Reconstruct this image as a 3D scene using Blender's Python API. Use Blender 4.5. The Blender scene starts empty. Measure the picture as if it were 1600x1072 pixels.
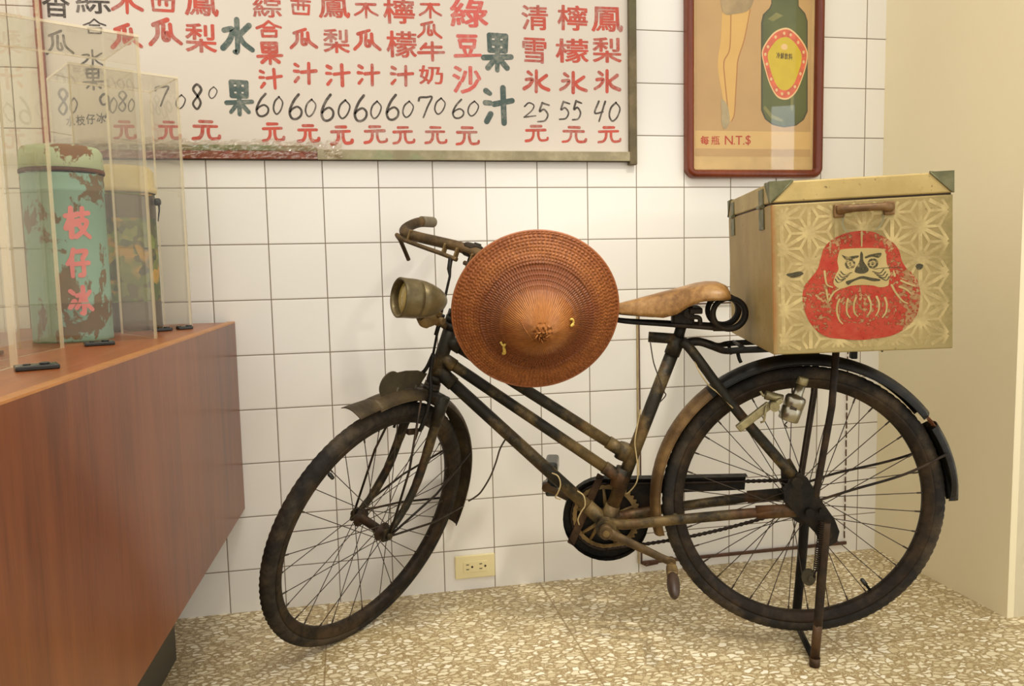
import bpy, math, random
from mathutils import Vector, Matrix, noise
random.seed(7)
S = bpy.context.scene
PI = math.pi

# ------------------------------------------------------------------ camera
cam_d = bpy.data.cameras.new('camera')
cam = bpy.data.objects.new('camera', cam_d)
S.collection.objects.link(cam)
S.camera = cam
cam_d.sensor_width = 36.0
cam_d.sensor_fit = 'HORIZONTAL'
cam_d.lens = 1265.547 / 1600 * 36.0
cam_d.clip_start = 0.02
_r = Vector((0.97925842, -0.20152447, -0.02099613))
_d = Vector((-0.03977256, -0.08958005, -0.99518519))
_f = Vector((0.19867334, 0.97537854, -0.09573716))
cam.matrix_world = Matrix(((_r[0], -_d[0], -_f[0], 0.34907568), (_r[1], -_d[1], -_f[1], -2.29411377),
                           (_r[2], -_d[2], -_f[2], 0.95092717), (0, 0, 0, 1)))

# ------------------------------------------------------------------ world + lamps + exposure
W = bpy.data.worlds.new('world')
S.world = W
W.use_nodes = True
_bg = W.node_tree.nodes['Background']
_bg.inputs['Color'].default_value = (1.0, 0.95, 0.865, 1)
_bg.inputs['Strength'].default_value = 1.38

def spot(name, loc, target, power, size, blend, radius, col):
    d = bpy.data.lights.new(name, 'SPOT')
    d.energy = power; d.spot_size = math.radians(size); d.spot_blend = blend
    d.shadow_soft_size = radius; d.color = col
    o = bpy.data.objects.new(name, d); S.collection.objects.link(o)
    o.location = loc
    o.rotation_euler = (Vector(target) - Vector(loc)).to_track_quat('-Z', 'Y').to_euler()
    return o
def area(name, loc, target, power, sx, sy, col):
    d = bpy.data.lights.new(name, 'AREA')
    d.shape = 'RECTANGLE'; d.size = sx; d.size_y = sy; d.energy = power; d.color = col
    o = bpy.data.objects.new(name, d); S.collection.objects.link(o)
    o.location = loc
    o.rotation_euler = (Vector(target) - Vector(loc)).to_track_quat('-Z', 'Y').to_euler()
    return o
WARM = (1.0, 0.93, 0.80)
spot('assumed_ceiling_spot', (1.35, -1.45, 2.55), (1.05, -0.08, 0.30), 95, 44, 0.85, 0.05, WARM)  # lamp out of view, its place assumed from the box shadow
spot('assumed_ceiling_spot', (0.55, -1.50, 2.55), (0.66, -0.08, 0.22), 27, 48, 0.9, 0.05, WARM)  # lamp out of view, assumed from the hat shadow low on the wall
spot('assumed_ceiling_spot', (-0.05, -1.35, 2.55), (0.12, -0.05, 0.70), 15, 62, 1.0, 0.05, WARM)  # extra spot added to brighten the left part of the wall
spot('assumed_ceiling_spot', (0.80, -1.25, 2.60), (0.82, -0.80, 0.0), 48, 42, 0.9, 0.05, WARM)  # another spot added out of view to brighten the foreground floor
area('assumed_daylight', (3.35, -2.95, 1.05), (2.2, -0.5, 1.0), 5, 0.15, 1.9, (0.84, 0.93, 1.0))  # assumed daylight source, added for glass reflections and cool fill; no doorway is built
area('overhead_fill', (0.9, -2.6, 2.7), (0.9, -0.6, 0.6), 4, 1.6, 0.6, (1.0, 0.90, 0.76))  # broad soft fill added overhead, not a fixture of the room
S.view_settings.view_transform = 'Standard'
S.view_settings.look = 'None'
S.view_settings.exposure = 0.0
S.view_settings.gamma = 1.0
S.view_settings.use_curve_mapping = False
S.cycles.transparent_max_bounces = 32
S.cycles.max_bounces = 8
S.cycles.caustics_reflective = False
S.cycles.caustics_refractive = False

# ------------------------------------------------------------------ node helpers
def srgb(r, g, b):
    def c(v):
        v /= 255.0
        return v / 12.92 if v <= 0.04045 else ((v + 0.055) / 1.055) ** 2.4
    return (c(r), c(g), c(b), 1.0)

class NT:
    def __init__(s, name, rough=0.5, metal=0.0, color=None, spec=0.5, coat=0.0):
        s.m = bpy.data.materials.new(name); s.m.use_nodes = True
        s.t = s.m.node_tree; s.n = s.t.nodes; s.l = s.t.links
        s.p = s.n['Principled BSDF']; s.out = s.n['Material Output']
        s.set('Roughness', rough); s.set('Metallic', metal); s.set('Specular IOR Level', spec)
        if coat: s.set('Coat Weight', coat); s.set('Coat Roughness', 0.15)
        if color: s.set('Base Color', color)
    def set(s, k, v):
        if isinstance(v, bpy.types.NodeSocket): s.l.new(v, s.p.inputs[k])
        else: s.p.inputs[k].default_value = v
    def node(s, t, **kw):
        n = s.n.new(t)
        for k, v in kw.items(): setattr(n, k, v)
        return n
    def inp(s, n, **kw):
        for k, v in kw.items():
            sock = n.inputs[int(k[1:])] if k[0] == 'i' and k[1:].isdigit() else n.inputs[k.replace('_', ' ')]
            if isinstance(v, bpy.types.NodeSocket): s.l.new(v, sock)
            else: sock.default_value = v
        return n
    def obj(s):
        return s.node('ShaderNodeTexCoord').outputs['Object']
    def mapping(s, v, scale=(1, 1, 1), loc=(0, 0, 0), rot=(0, 0, 0)):
        n = s.node('ShaderNodeMapping'); s.l.new(v, n.inputs['Vector'])
        n.inputs['Scale'].default_value = scale; n.inputs['Location'].default_value = loc; n.inputs['Rotation'].default_value = rot
        return n.outputs[0]
    def noise(s, v, scale, detail=4, rough=0.55, dist=0.0):
        n = s.node('ShaderNodeTexNoise'); s.l.new(v, n.inputs['Vector'])
        n.inputs['Scale'].default_value = scale; n.inputs['Detail'].default_value = detail
        n.inputs['Roughness'].default_value = rough; n.inputs['Distortion'].default_value = dist
        return n.outputs['Fac']
    def voro(s, v, scale, feature='F1', out='Distance', rnd=1.0):
        n = s.node('ShaderNodeTexVoronoi', feature=feature); s.l.new(v, n.inputs['Vector'])
        n.inputs['Scale'].default_value = scale; n.inputs['Randomness'].default_value = rnd
        return n.outputs[out]
    def ramp(s, fac, stops, interp='LINEAR'):
        n = s.node('ShaderNodeValToRGB'); s.l.new(fac, n.inputs['Fac'])
        cr = n.color_ramp; cr.interpolation = interp
        while len(cr.elements) < len(stops): cr.elements.new(0.5)
        for e, (p, c) in zip(cr.elements, stops):
            e.position = p; e.color = c if len(c) == 4 else (*c, 1)
        return n.outputs['Color']
    def math(s, op, a, b=None, c=None):
        n = s.node('ShaderNodeMath', operation=op)
        for i, x in enumerate((a, b, c)):
            if x is None: continue
            if isinstance(x, bpy.types.NodeSocket): s.l.new(x, n.inputs[i])
            else: n.inputs[i].default_value = x
        return n.outputs[0]
    def sep(s, v):
        n = s.node('ShaderNodeSeparateXYZ'); s.l.new(v, n.inputs[0]); return n.outputs
    def mix(s, fac, a, b, mode='MIX'):
        n = s.node('ShaderNodeMix', data_type='RGBA', blend_type=mode)
        for sock, x in ((n.inputs[0], fac), (n.inputs[6], a), (n.inputs[7], b)):
            if isinstance(x, bpy.types.NodeSocket): s.l.new(x, sock)
            else: sock.default_value = x
        return n.outputs[2]
    def bump(s, h, strength=0.3, dist=0.002):
        n = s.node('ShaderNodeBump'); s.l.new(h, n.inputs['Height'])
        n.inputs['Strength'].default_value = strength; n.inputs['Distance'].default_value = dist
        s.l.new(n.outputs[0], s.p.inputs['Normal'])
    def see_through(s, fac):
        """fac = how much of the surface is there; the rest lets what is behind show"""
        t = s.node('ShaderNodeBsdfTransparent'); m = s.node('ShaderNodeMixShader')
        if isinstance(fac, bpy.types.NodeSocket): s.l.new(fac, m.inputs[0])
        else: m.inputs[0].default_value = fac
        s.l.new(t.outputs[0], m.inputs[1]); s.l.new(s.p.outputs[0], m.inputs[2])
        s.l.new(m.outputs[0], s.out.inputs['Surface'])

BLK = (0, 0, 0, 1); WHT = (1, 1, 1, 1)

def m_tile():
    t = NT('glazed_tile', 0.16, spec=0.45)
    x, y, z = t.sep(t.obj())
    def line(c, off):
        a = t.math('FRACT', t.math('DIVIDE', t.math('ADD', c, off), 0.15))
        return t.math('MINIMUM', a, t.math('SUBTRACT', 1.0, a))
    d = t.math('MINIMUM', line(x, 3.0), line(z, 3.0 - 0.121))
    g = t.ramp(d, [(0.0, BLK), (0.0068, BLK), (0.0115, WHT)])
    ix = t.math('FLOOR', t.math('DIVIDE', t.math('ADD', x, 3.0), 0.15)); iz = t.math('FLOOR', t.math('DIVIDE', t.math('ADD', z, 2.879), 0.15))
    cmb = t.node('ShaderNodeCombineXYZ'); t.l.new(ix, cmb.inputs[0]); t.l.new(iz, cmb.inputs[1])
    wn = t.node('ShaderNodeTexWhiteNoise'); t.l.new(cmb.outputs[0], wn.inputs[0])
    base = t.mix(wn.outputs[0], srgb(236, 233, 226), srgb(242, 239, 231))
    t.set('Base Color', t.mix(g, srgb(122, 108, 88), base))
    t.set('Roughness', t.ramp(g, [(0, (0.8,) * 3), (1, (0.13,) * 3)]))
    h = t.math('ADD', t.math('MULTIPLY', t.ramp(d, [(0.004, BLK), (0.03, WHT)]), 1.0), t.math('MULTIPLY', t.noise(t.obj(), 9, 2), 0.10))
    t.bump(h, 0.35, 0.0015)
    return t.m

def m_floor():
    t = NT('terrazzo', 0.32, spec=0.4)
    o = t.obj()
    wv = t.node('ShaderNodeTexNoise'); t.l.new(o, wv.inputs['Vector']); wv.inputs['Scale'].default_value = 38; wv.inputs['Detail'].default_value = 2
    add = t.node('ShaderNodeVectorMath', operation='MULTIPLY_ADD'); t.l.new(wv.outputs['Color'], add.inputs[0]); add.inputs[1].default_value = (0.02, 0.02, 0.02); t.l.new(o, add.inputs[2])
    v = t.mapping(add.outputs[0], (1.0, 1.7, 1), rot=(0, 0, 0.25))
    e1 = t.voro(v, 42, 'DISTANCE_TO_EDGE'); c1 = t.voro(v, 42, 'F1', 'Color')
    v2 = t.mapping(add.outputs[0], (1.5, 1.0, 1), rot=(0, 0, 0.5))
    e2 = t.voro(v2, 104, 'DISTANCE_TO_EDGE'); c2 = t.voro(v2, 104, 'F1', 'Color')
    r1 = t.sep(c1)[0]; r2 = t.sep(c2)[0]
    chip1 = t.ramp(t.math('SUBTRACT', e1, t.math('MULTIPLY', r1, 0.16)), [(0.055, BLK), (0.11, WHT)])
    chip2 = t.ramp(t.math('SUBTRACT', e2, t.math('MULTIPLY', r2, 0.14)), [(0.05, BLK), (0.10, WHT)])
    chip2 = t.math('MULTIPLY', chip2, 0.6)
    matrix = t.mix(t.noise(o, 90, 3), srgb(146, 122, 82), srgb(178, 156, 112))
    g1 = t.sep(c1)[1]
    white = t.ramp(g1, [(0.0, srgb(200, 182, 138)), (0.35, srgb(226, 212, 174)), (0.7, srgb(240, 229, 196)), (1.0, srgb(248, 240, 216))])
    col = t.mix(chip2, matrix, srgb(208, 192, 152))
    col = t.mix(chip1, col, white)
    x, y, z = t.sep(o)
    def line(c, off):
        a = t.math('FRACT', t.math('DIVIDE', t.math('ADD', c, off), 0.6205))
        return t.math('MINIMUM', a, t.math('SUBTRACT', 1.0, a))
    d = t.math('MINIMUM', line(x, 6.205 - 0.265), line(y, 6.205 + 0.587))
    g = t.ramp(d, [(0.0, BLK), (0.0026, BLK), (0.0044, WHT)])
    col = t.mix(g, srgb(142, 116, 74), col)
    t.set('Base Color', col)
    t.set('Roughness', t.ramp(t.noise(o, 14, 3), [(0.3, (0.25,) * 3), (0.7, (0.42,) * 3)]))
    return t.m

def m_plaster(name, c1, c2):
    t = NT(name, 0.5, spec=0.35)
    t.set('Base Color', t.mix(t.noise(t.obj(), 3.0, 4), c1, c2))
    t.bump(t.noise(t.obj(), 60, 3), 0.08, 0.002)
    return t.m

def m_veneer(name, dark, mid, light, axis='z', rough=0.32, coat=0.22):
    t = NT(name, rough, spec=0.34, coat=coat * 0.6)
    o = t.obj()
    sc = {'z': (9, 9, 0.8), 'y': (14, 0.9, 9)}[axis]
    v = t.mapping(o, sc)
    a = t.noise(v, 2.2, 5, 0.6, 0.6)
    fine = t.noise(t.mapping(o, tuple(k * 9 for k in sc)), 2.0, 3)
    big = t.noise(t.mapping(o, (1.3, 1.3, 0.9)), 2.1, 2)
    f = t.math('ADD', t.math('MULTIPLY', a, 0.55), t.math('ADD', t.math('MULTIPLY', fine, 0.18), t.math('MULTIPLY', big, 0.35)))
    t.set('Base Color', t.ramp(f, [(0.36, dark), (0.52, mid), (0.72, light)]))
    t.bump(fine, 0.05, 0.001)
    return t.m

def m_rusty(name, base, dust, rust, a=0.5, b=0.62, rough=0.55, metal=0.35, sc=1.0, dusty=None):
    t = NT(name, rough, metal, spec=0.4)
    o = t.obj()
    n1 = t.noise(o, 11 * sc, 5, 0.65); n2 = t.noise(o, 38 * sc, 5, 0.7); n3 = t.noise(t.mapping(o, loc=(3, 1, 7)), 6 * sc, 4, 0.6)
    if dusty:      # road dust and bare metal around the crank, where feet and chain grime wear the enamel
        vd = t.node('ShaderNodeVectorMath', operation='DISTANCE'); t.l.new(o, vd.inputs[0]); vd.inputs[1].default_value = dusty
        mr = t.node('ShaderNodeMapRange'); t.l.new(vd.outputs['Value'], mr.inputs[0]); mr.inputs[1].default_value = 0.08; mr.inputs[2].default_value = 0.36; mr.inputs[3].default_value = 0.08; mr.inputs[4].default_value = -0.02
        n1 = t.math('ADD', n1, mr.outputs[0])
    col = t.mix(t.ramp(n1, [(a - 0.08, BLK), (a + 0.1, WHT)]), base, dust)
    col = t.mix(t.ramp(n3, [(b - 0.05, BLK), (b + 0.05, WHT)]), col, rust)
    col = t.mix(t.ramp(n2, [(0.45, BLK), (0.75, (0.55,) * 3)]), col, base)
    t.set('Base Color', col)
    t.set('Roughness', t.ramp(n2, [(0.3, (rough - 0.12,) * 3), (0.7, (rough + 0.2,) * 3)]))
    t.bump(n2, 0.25, 0.0012)
    return t.m

def plain(name, c, rough=0.5, metal=0.0, var=0.0, spec=0.5, sc=30):
    t = NT(name, rough, metal, c, spec)
    if var:
        d = tuple(max(0, k * (1 - var)) for k in c[:3]) + (1,); l = tuple(min(1, k * (1 + var)) for k in c[:3]) + (1,)
        t.set('Base Color', t.ramp(t.noise(t.obj(), sc, 4, 0.6), [(0.3, d), (0.7, l)]))
    return t.m

def m_acrylic():
    t = NT('clear_acrylic', 0.03)
    tr = t.node('ShaderNodeBsdfTransparent'); tr.inputs[0].default_value = (0.945, 0.935, 0.90, 1)
    gl = t.node('ShaderNodeBsdfGlossy'); gl.inputs['Roughness'].default_value = 0.015; gl.inputs[0].default_value = (1, 1, 1, 1)
    fr = t.node('ShaderNodeFresnel'); fr.inputs['IOR'].default_value = 1.49
    geo = t.node('ShaderNodeNewGeometry'); ff = t.math('MULTIPLY', fr.outputs[0], t.math('SUBTRACT', 1.0, geo.outputs['Backfacing']))
    m = t.node('ShaderNodeMixShader')
    t.l.new(ff, m.inputs[0]); t.l.new(tr.outputs[0], m.inputs[1]); t.l.new(gl.outputs[0], m.inputs[2])
    t.l.new(m.outputs[0], t.out.inputs[0])
    return t.m
def m_acrylic_edge():
    t = NT('acrylic_edge', 0.2, color=srgb(236, 222, 186))
    t.see_through(0.55)
    return t.m
def m_glass():
    t = NT('picture_glass', 0.03)
    tr = t.node('ShaderNodeBsdfTransparent'); tr.inputs[0].default_value = (0.985, 0.98, 0.965, 1)
    gl = t.node('ShaderNodeBsdfGlossy'); gl.inputs['Roughness'].default_value = 0.02
    fr = t.node('ShaderNodeFresnel'); fr.inputs['IOR'].default_value = 1.45
    geo = t.node('ShaderNodeNewGeometry'); ff = t.math('MULTIPLY', fr.outputs[0], t.math('SUBTRACT', 1.0, geo.outputs['Backfacing']))
    m = t.node('ShaderNodeMixShader')
    t.l.new(ff, m.inputs[0]); t.l.new(tr.outputs[0], m.inputs[1]); t.l.new(gl.outputs[0], m.inputs[2])
    t.l.new(m.outputs[0], t.out.inputs[0])
    return t.m
def m_wrap():
    t = NT('crinkled_film', 0.08)
    tr = t.node('ShaderNodeBsdfTransparent'); tr.inputs[0].default_value = (0.93, 0.90, 0.85, 1)
    gl = t.node('ShaderNodeBsdfGlossy'); gl.inputs['Roughness'].default_value = 0.12; gl.inputs[0].default_value = (1, 0.96, 0.9, 1)
    lw = t.node('ShaderNodeLayerWeight'); lw.inputs[0].default_value = 0.55
    m = t.node('ShaderNodeMixShader')
    t.l.new(t.math('MULTIPLY', lw.outputs['Facing'], 0.75), m.inputs[0]); t.l.new(tr.outputs[0], m.inputs[1]); t.l.new(gl.outputs[0], m.inputs[2])
    t.l.new(m.outputs[0], t.out.inputs[0])
    return t.m

def m_paint(name, c, wear=0.0, sc=120, c2=None, rough=0.6, lohi=None, side=False):
    t = NT(name, rough, spec=0.25)
    o = t.obj()
    t.set('Base Color', t.ramp(t.noise(o, sc * 0.4, 3), [(0.35, c2 or c), (0.65, c)]))
    if wear:
        n = t.noise(o, sc, 4, 0.65); big = t.noise(o, sc * 0.12, 2)
        f = t.math('ADD', t.math('MULTIPLY', n, 0.7), t.math('MULTIPLY', big, 0.45))
        if side:      # rubbed away towards the rear edge of the box
            x = t.sep(o)[0]; mr = t.node('ShaderNodeMapRange'); t.l.new(x, mr.inputs[0]); mr.inputs[1].default_value = 0.195; mr.inputs[2].default_value = 0.262; mr.inputs[3].default_value = 0.0; mr.inputs[4].default_value = -0.085
            f = t.math('ADD', f, mr.outputs[0])
        lo, hi = lohi or (0.33 + wear * 0.2, 0.36 + wear * 0.26)
        t.see_through(t.ramp(f, [(lo, (0.12,) * 3), (hi, (0.94,) * 3)]))
    return t.m

def m_soft(name, c, a):
    t = NT(name, 0.6, spec=0.25, color=c)
    t.see_through(t.math('MULTIPLY', t.ramp(t.noise(t.obj(), 24, 3, 0.6), [(0.3, (0.35,) * 3), (0.65, WHT)]), a))
    return t.m

def m_brush(name, c, c2):
    """thin sign paint: strokes darker where the brush was loaded, lighter and a little bare where it ran out"""
    t = NT(name, 0.5, spec=0.3)
    o = t.obj()
    n = t.noise(o, 16, 3, 0.6); f = t.noise(o, 120, 3)
    thin = t.ramp(t.math('ADD', t.math('MULTIPLY', n, 0.6), t.math('MULTIPLY', f, 0.4)), [(0.36, (0.32,) * 3), (0.52, (0.04,) * 3)])
    t.set('Base Color', t.mix(thin, t.ramp(n, [(0.35, c2), (0.6, c)]), srgb(214, 200, 184)))
    return t.m

def m_chipped(name, paint, paint2, under, under2, lo=0.52, sc=9):
    t = NT(name, 0.55, spec=0.35)
    o = t.obj()
    n = t.noise(t.mapping(o, (1, 1, 0.55)), sc, 6, 0.62, 0.5); n2 = t.noise(o, sc * 5, 4, 0.6)
    p = t.mix(t.noise(o, sc * 0.6, 3), paint, paint2)
    u = t.mix(n2, under, under2)
    f = t.math('ADD', t.math('MULTIPLY', n, 0.85), t.math('MULTIPLY', n2, 0.15))
    t.set('Base Color', t.mix(t.ramp(f, [(lo, BLK), (lo + 0.025, WHT)]), p, u))
    t.bump(t.ramp(f, [(lo, WHT), (lo + 0.03, BLK)]), 0.3, 0.001)
    return t.m

def m_boxmetal(name, a, b, c, stain=False):
    t = NT(name, 0.55, 0.12, spec=0.35)
    o = t.obj()
    n = t.noise(o, 7, 6, 0.65); sp = t.noise(o, 95, 3, 0.6); big = t.noise(o, 2.2, 3)
    col = t.mix(t.ramp(n, [(0.38, BLK), (0.66, WHT)]), a, b)
    col = t.mix(t.ramp(big, [(0.5, BLK), (0.75, (0.7,) * 3)]), col, c)
    pit = t.math('MULTIPLY', t.ramp(sp, [(0.62, BLK), (0.70, WHT)]), t.ramp(n, [(0.45, BLK), (0.6, WHT)]))
    col = t.mix(pit, col, srgb(92, 72, 36))
    if stain:
        x, y, z = t.sep(o)
        wob = t.math('MULTIPLY', t.math('SUBTRACT', t.noise(o, 16, 4, 0.65), 0.5), 0.05)
        rt = t.ramp(t.math('ADD', x, wob), [(0.288, BLK), (0.345, (0.8,) * 3)])
        col = t.mix(t.math('MULTIPLY', rt, t.ramp(sp, [(0.35, (0.25,) * 3), (0.6, WHT)])), col, srgb(122, 112, 66))
        lf = t.ramp(t.math('ADD', x, t.math('MULTIPLY', wob, 0.35)), [(0.002, (0.85,) * 3), (0.012, BLK)])
        col = t.mix(lf, col, srgb(136, 84, 34))
        bt = t.ramp(t.math('ADD', z, wob), [(0.0, (0.55,) * 3), (0.05, BLK)])
        col = t.mix(bt, col, srgb(150, 136, 90))
    t.set('Base Color', col)
    t.bump(sp, 0.12, 0.001)
    return t.m

def m_straw():
    t = NT('woven_bamboo', 0.5, spec=0.35)
    o = t.obj()
    x, y, z = t.sep(o)
    r = t.math('SQRT', t.math('ADD', t.math('MULTIPLY', x, x), t.math('MULTIPLY', y, y)))
    ang = t.math('ARCTAN2', y, x)
    cmb = t.node('ShaderNodeCombineXYZ')
    t.l.new(t.math('MULTIPLY', t.math('COSINE', ang), 6.0), cmb.inputs[0]); t.l.new(t.math('MULTIPLY', t.math('SINE', ang), 6.0), cmb.inputs[1]); t.l.new(t.math('MULTIPLY', r, 8.0), cmb.inputs[2])
    fib = t.noise(cmb.outputs[0], 9, 4, 0.7)
    rn = t.math('DIVIDE', r, 0.193)
    zone = t.ramp(rn, [(0.0, srgb(160, 106, 52)), (0.28, srgb(164, 108, 52)), (0.40, srgb(140, 86, 40)), (0.50, srgb(120, 70, 34)), (0.66, srgb(122, 70, 34)), (0.78, srgb(154, 96, 48)), (1.0, srgb(142, 84, 42))])
    dark = t.mix(1.0, zone, (0.55, 0.45, 0.36, 1), 'MULTIPLY'); lite = t.mix(1.0, zone, (1.25, 1.2, 1.1, 1), 'MULTIPLY')
    col = t.mix(t.ramp(fib, [(0.35, BLK), (0.65, WHT)]), dark, lite)
    col = t.mix(t.ramp(t.noise(o, 14, 3), [(0.45, BLK), (0.7, (0.5,) * 3)]), col, srgb(120, 60, 28))
    t.set('Base Color', col)
    t.bump(fib, 0.2, 0.001)
    return t.m

def m_leather():
    t = NT('worn_leather', 0.42, spec=0.4)
    o = t.obj()
    n = t.noise(o, 16, 5, 0.65); n2 = t.noise(o, 70, 4, 0.65)
    f = t.math('ADD', t.math('MULTIPLY', n, 0.65), t.math('MULTIPLY', n2, 0.35))
    t.set('Base Color', t.ramp(f, [(0.34, srgb(84, 54, 24)), (0.49, srgb(138, 100, 54)), (0.66, srgb(172, 134, 82))]))
    t.bump(n2, 0.15, 0.001)
    return t.m

M = {}
def mats():
    M['tile'] = m_tile(); M['floor'] = m_floor()
    M['plaster'] = m_plaster('cream_plaster', srgb(234, 222, 186), srgb(239, 228, 195))
    M['plaster2'] = m_plaster('pale_plaster', srgb(226, 228, 216), srgb(231, 233, 221))
    M['veneer'] = m_veneer('brown_veneer', srgb(80, 38, 14), srgb(114, 57, 22), srgb(136, 74, 32))
    M['veneer_top'] = m_veneer('top_veneer', srgb(128, 66, 28), srgb(156, 84, 38), srgb(176, 102, 50), 'y')
    M['veneer_edge'] = plain('edge_band', srgb(186, 124, 66), 0.4, var=0.15)
    M['plinth'] = plain('dark_plinth', srgb(62, 58, 46), 0.5)
    M['acrylic'] = m_acrylic(); M['acrylic_edge'] = m_acrylic_edge()
    M['clip'] = plain('black_rubber', srgb(38, 40, 36), 0.22)
    M['mint'] = m_chipped('chipped_mint_paint', srgb(156, 188, 166), srgb(128, 168, 156), srgb(104, 96, 72), srgb(140, 112, 76), 0.53, 14)
    M['mint_lid'] = m_chipped('chipped_mint_lid', srgb(180, 200, 164), srgb(200, 210, 174), srgb(122, 96, 58), srgb(150, 98, 56), 0.55, 16)
    M['rustband'] = m_rusty('rust_band', srgb(74, 44, 24), srgb(110, 66, 34), srgb(130, 70, 34), metal=0.1)
    M['pink'] = m_paint('pink_paint', srgb(236, 146, 142), 0.0, c2=srgb(230, 132, 130))
    M['flower'] = None
    M['cream_lid'] = plain('cream_lid', srgb(222, 204, 152), 0.45, var=0.12, sc=18)
    M['darkband'] = plain('dark_band', srgb(92, 78, 52), 0.4, var=0.3, sc=14)
    M['blackiron'] = m_rusty('black_enamel', srgb(18, 15, 10), srgb(50, 40, 25), srgb(56, 36, 20), 0.58, 0.66)
    M['frame'] = m_rusty('frame_enamel', srgb(36, 32, 22), srgb(112, 92, 56), srgb(96, 64, 36), 0.56, 0.63, dusty=(0.50, 0.0, 0.36))
    M['rust'] = m_rusty('rusty_steel', srgb(52, 37, 23), srgb(88, 64, 40), srgb(78, 50, 30), 0.5, 0.60)
    M['rim'] = m_rusty('rusty_rim', srgb(32, 24, 16), srgb(70, 54, 34), srgb(52, 36, 22), 0.52, 0.62)
    M['tyre'] = m_rusty('old_rubber', srgb(27, 23, 18), srgb(72, 60, 43), srgb(46, 35, 24), 0.52, 0.66, 0.75, 0.0)
    M['bar'] = m_rusty('brown_bar', srgb(64, 50, 30), srgb(106, 84, 52), srgb(86, 60, 34), 0.5, 0.64)
    M['fender'] = m_rusty('fender_enamel', srgb(24, 22, 18), srgb(60, 50, 34), srgb(56, 42, 26), 0.62, 0.70, 0.42)
    M['fender_front'] = m_rusty('dull_fender', srgb(56, 46, 31), srgb(84, 70, 46), srgb(62, 44, 27), 0.5, 0.66, 0.55)
    M['grip'] = plain('grey_grip', srgb(116, 106, 84), 0.7, var=0.2)
    M['lampbody'] = m_rusty('aged_lamp', srgb(82, 71, 46), srgb(118, 104, 71), srgb(80, 58, 33), 0.46, 0.70, 0.36, 0.5, 0.8)
    M['lens'] = plain('lamp_lens', srgb(168, 146, 84), 0.12, 0.0, 0.2, sc=40)
    M['brass'] = m_rusty('dull_brass', srgb(84, 66, 38), srgb(136, 112, 70), srgb(88, 56, 30), 0.46, 0.66, 0.45, 0.4)
    M['chrome'] = plain('chrome', srgb(164, 158, 140), 0.28, 0.92)
    M['chain'] = plain('chain_steel', srgb(38, 28, 20), 0.5, 0.6, 0.4, sc=120)
    M['chrome_dull'] = plain('pale_alloy', srgb(150, 140, 104), 0.38, 0.6, 0.3, sc=60)
    M['wire'] = plain('dark_wire', srgb(58, 46, 32), 0.6)
    M['palewire'] = plain('pale_wire', srgb(178, 158, 112), 0.6, var=0.2)
    M['leather'] = m_leather()
    M['straw'] = m_straw()
    M['strawrim'] = plain('cane_rim', srgb(150, 88, 48), 0.45, var=0.2, sc=60)
    M['tie'] = plain('yellow_tie', srgb(206, 176, 84), 0.5, var=0.2)
    M['box'] = m_boxmetal('aged_tin', srgb(142, 122, 74), srgb(166, 146, 96), srgb(128, 108, 62), True)
    M['box_lid'] = m_boxmetal('aged_tin_lid', srgb(160, 138, 84), srgb(184, 161, 104), srgb(138, 114, 62))
    M['box_side'] = m_boxmetal('aged_tin_side', srgb(148, 122, 66), srgb(164, 140, 84), srgb(126, 100, 50))
    M['corner'] = m_rusty('green_corner', srgb(84, 84, 56), srgb(112, 108, 76), srgb(110, 84, 48), 0.5, 0.66, 0.5, 0.3)
    M['handle'] = m_rusty('brown_handle', srgb(92, 66, 38), srgb(138, 104, 64), srgb(110, 72, 42), 0.5, 0.66, 0.45, 0.3)
    M['seam'] = plain('dark_seam', srgb(52, 38, 20), 0.8)
    M['stencil'] = m_soft('pale_stencil', srgb(190, 170, 118), 0.95)
    M['red'] = m_paint('red_stencil', srgb(162, 50, 32), 1, 120, srgb(170, 70, 48), lohi=(0.49, 0.56), side=True)
    M['red_worn'] = m_paint('red_stencil_worn', srgb(168, 58, 38), 1, 100, srgb(178, 78, 54), lohi=(0.56, 0.62))
    M['ink'] = m_paint('black_stencil', srgb(70, 64, 44), 1, 200, lohi=(0.46, 0.58))
    M['boxface'] = m_paint('bare_tin', srgb(176, 156, 104), 0.0, 40, srgb(160, 140, 88))
    M['panel'] = m_plaster('sign_panel', srgb(212, 202, 188), srgb(219, 209, 196))
    M['signframe'] = m_rusty('aged_sign_frame', srgb(142, 132, 102), srgb(176, 164, 132), srgb(132, 142, 104), 0.5, 0.58, 0.5, 0.1, 0.8)
    M['signside'] = m_rusty('sign_frame_side', srgb(92, 82, 56), srgb(122, 106, 76), srgb(98, 92, 62), 0.5, 0.58, 0.5, 0.1, 0.8)
    M['redwood'] = plain('red_lath', srgb(140, 74, 54), 0.5, var=0.25, sc=20)
    M['wrap'] = m_wrap()
    M['p_red'] = m_brush('sign_red', srgb(196, 76, 58), srgb(160, 62, 50))
    M['p_red2'] = m_brush('sign_red_light', srgb(208, 92, 84), srgb(200, 80, 72))
    M['p_blk'] = m_brush('sign_black', srgb(66, 58, 50), srgb(46, 40, 36))
    M['p_grn'] = m_brush('sign_green', srgb(62, 82, 78), srgb(70, 92, 84))
    M['mahog'] = m_veneer('mahogany', srgb(72, 28, 14), srgb(110, 46, 22), srgb(136, 64, 32), 'z', 0.25, 0.4)
    M['print'] = plain('old_paper', srgb(204, 166, 112), 0.6, var=0.06, sc=8)
    M['print_strip'] = plain('pale_paper', srgb(228, 190, 124), 0.6, var=0.05, sc=8)
    M['print_base'] = plain('mount_paper', srgb(222, 188, 128), 0.6, var=0.12, sc=14)
    M['skin'] = plain('printed_skin', srgb(228, 184, 106), 0.6, var=0.04, sc=20)
    M['skinline'] = plain('printed_line', srgb(186, 128, 70), 0.6)
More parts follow.
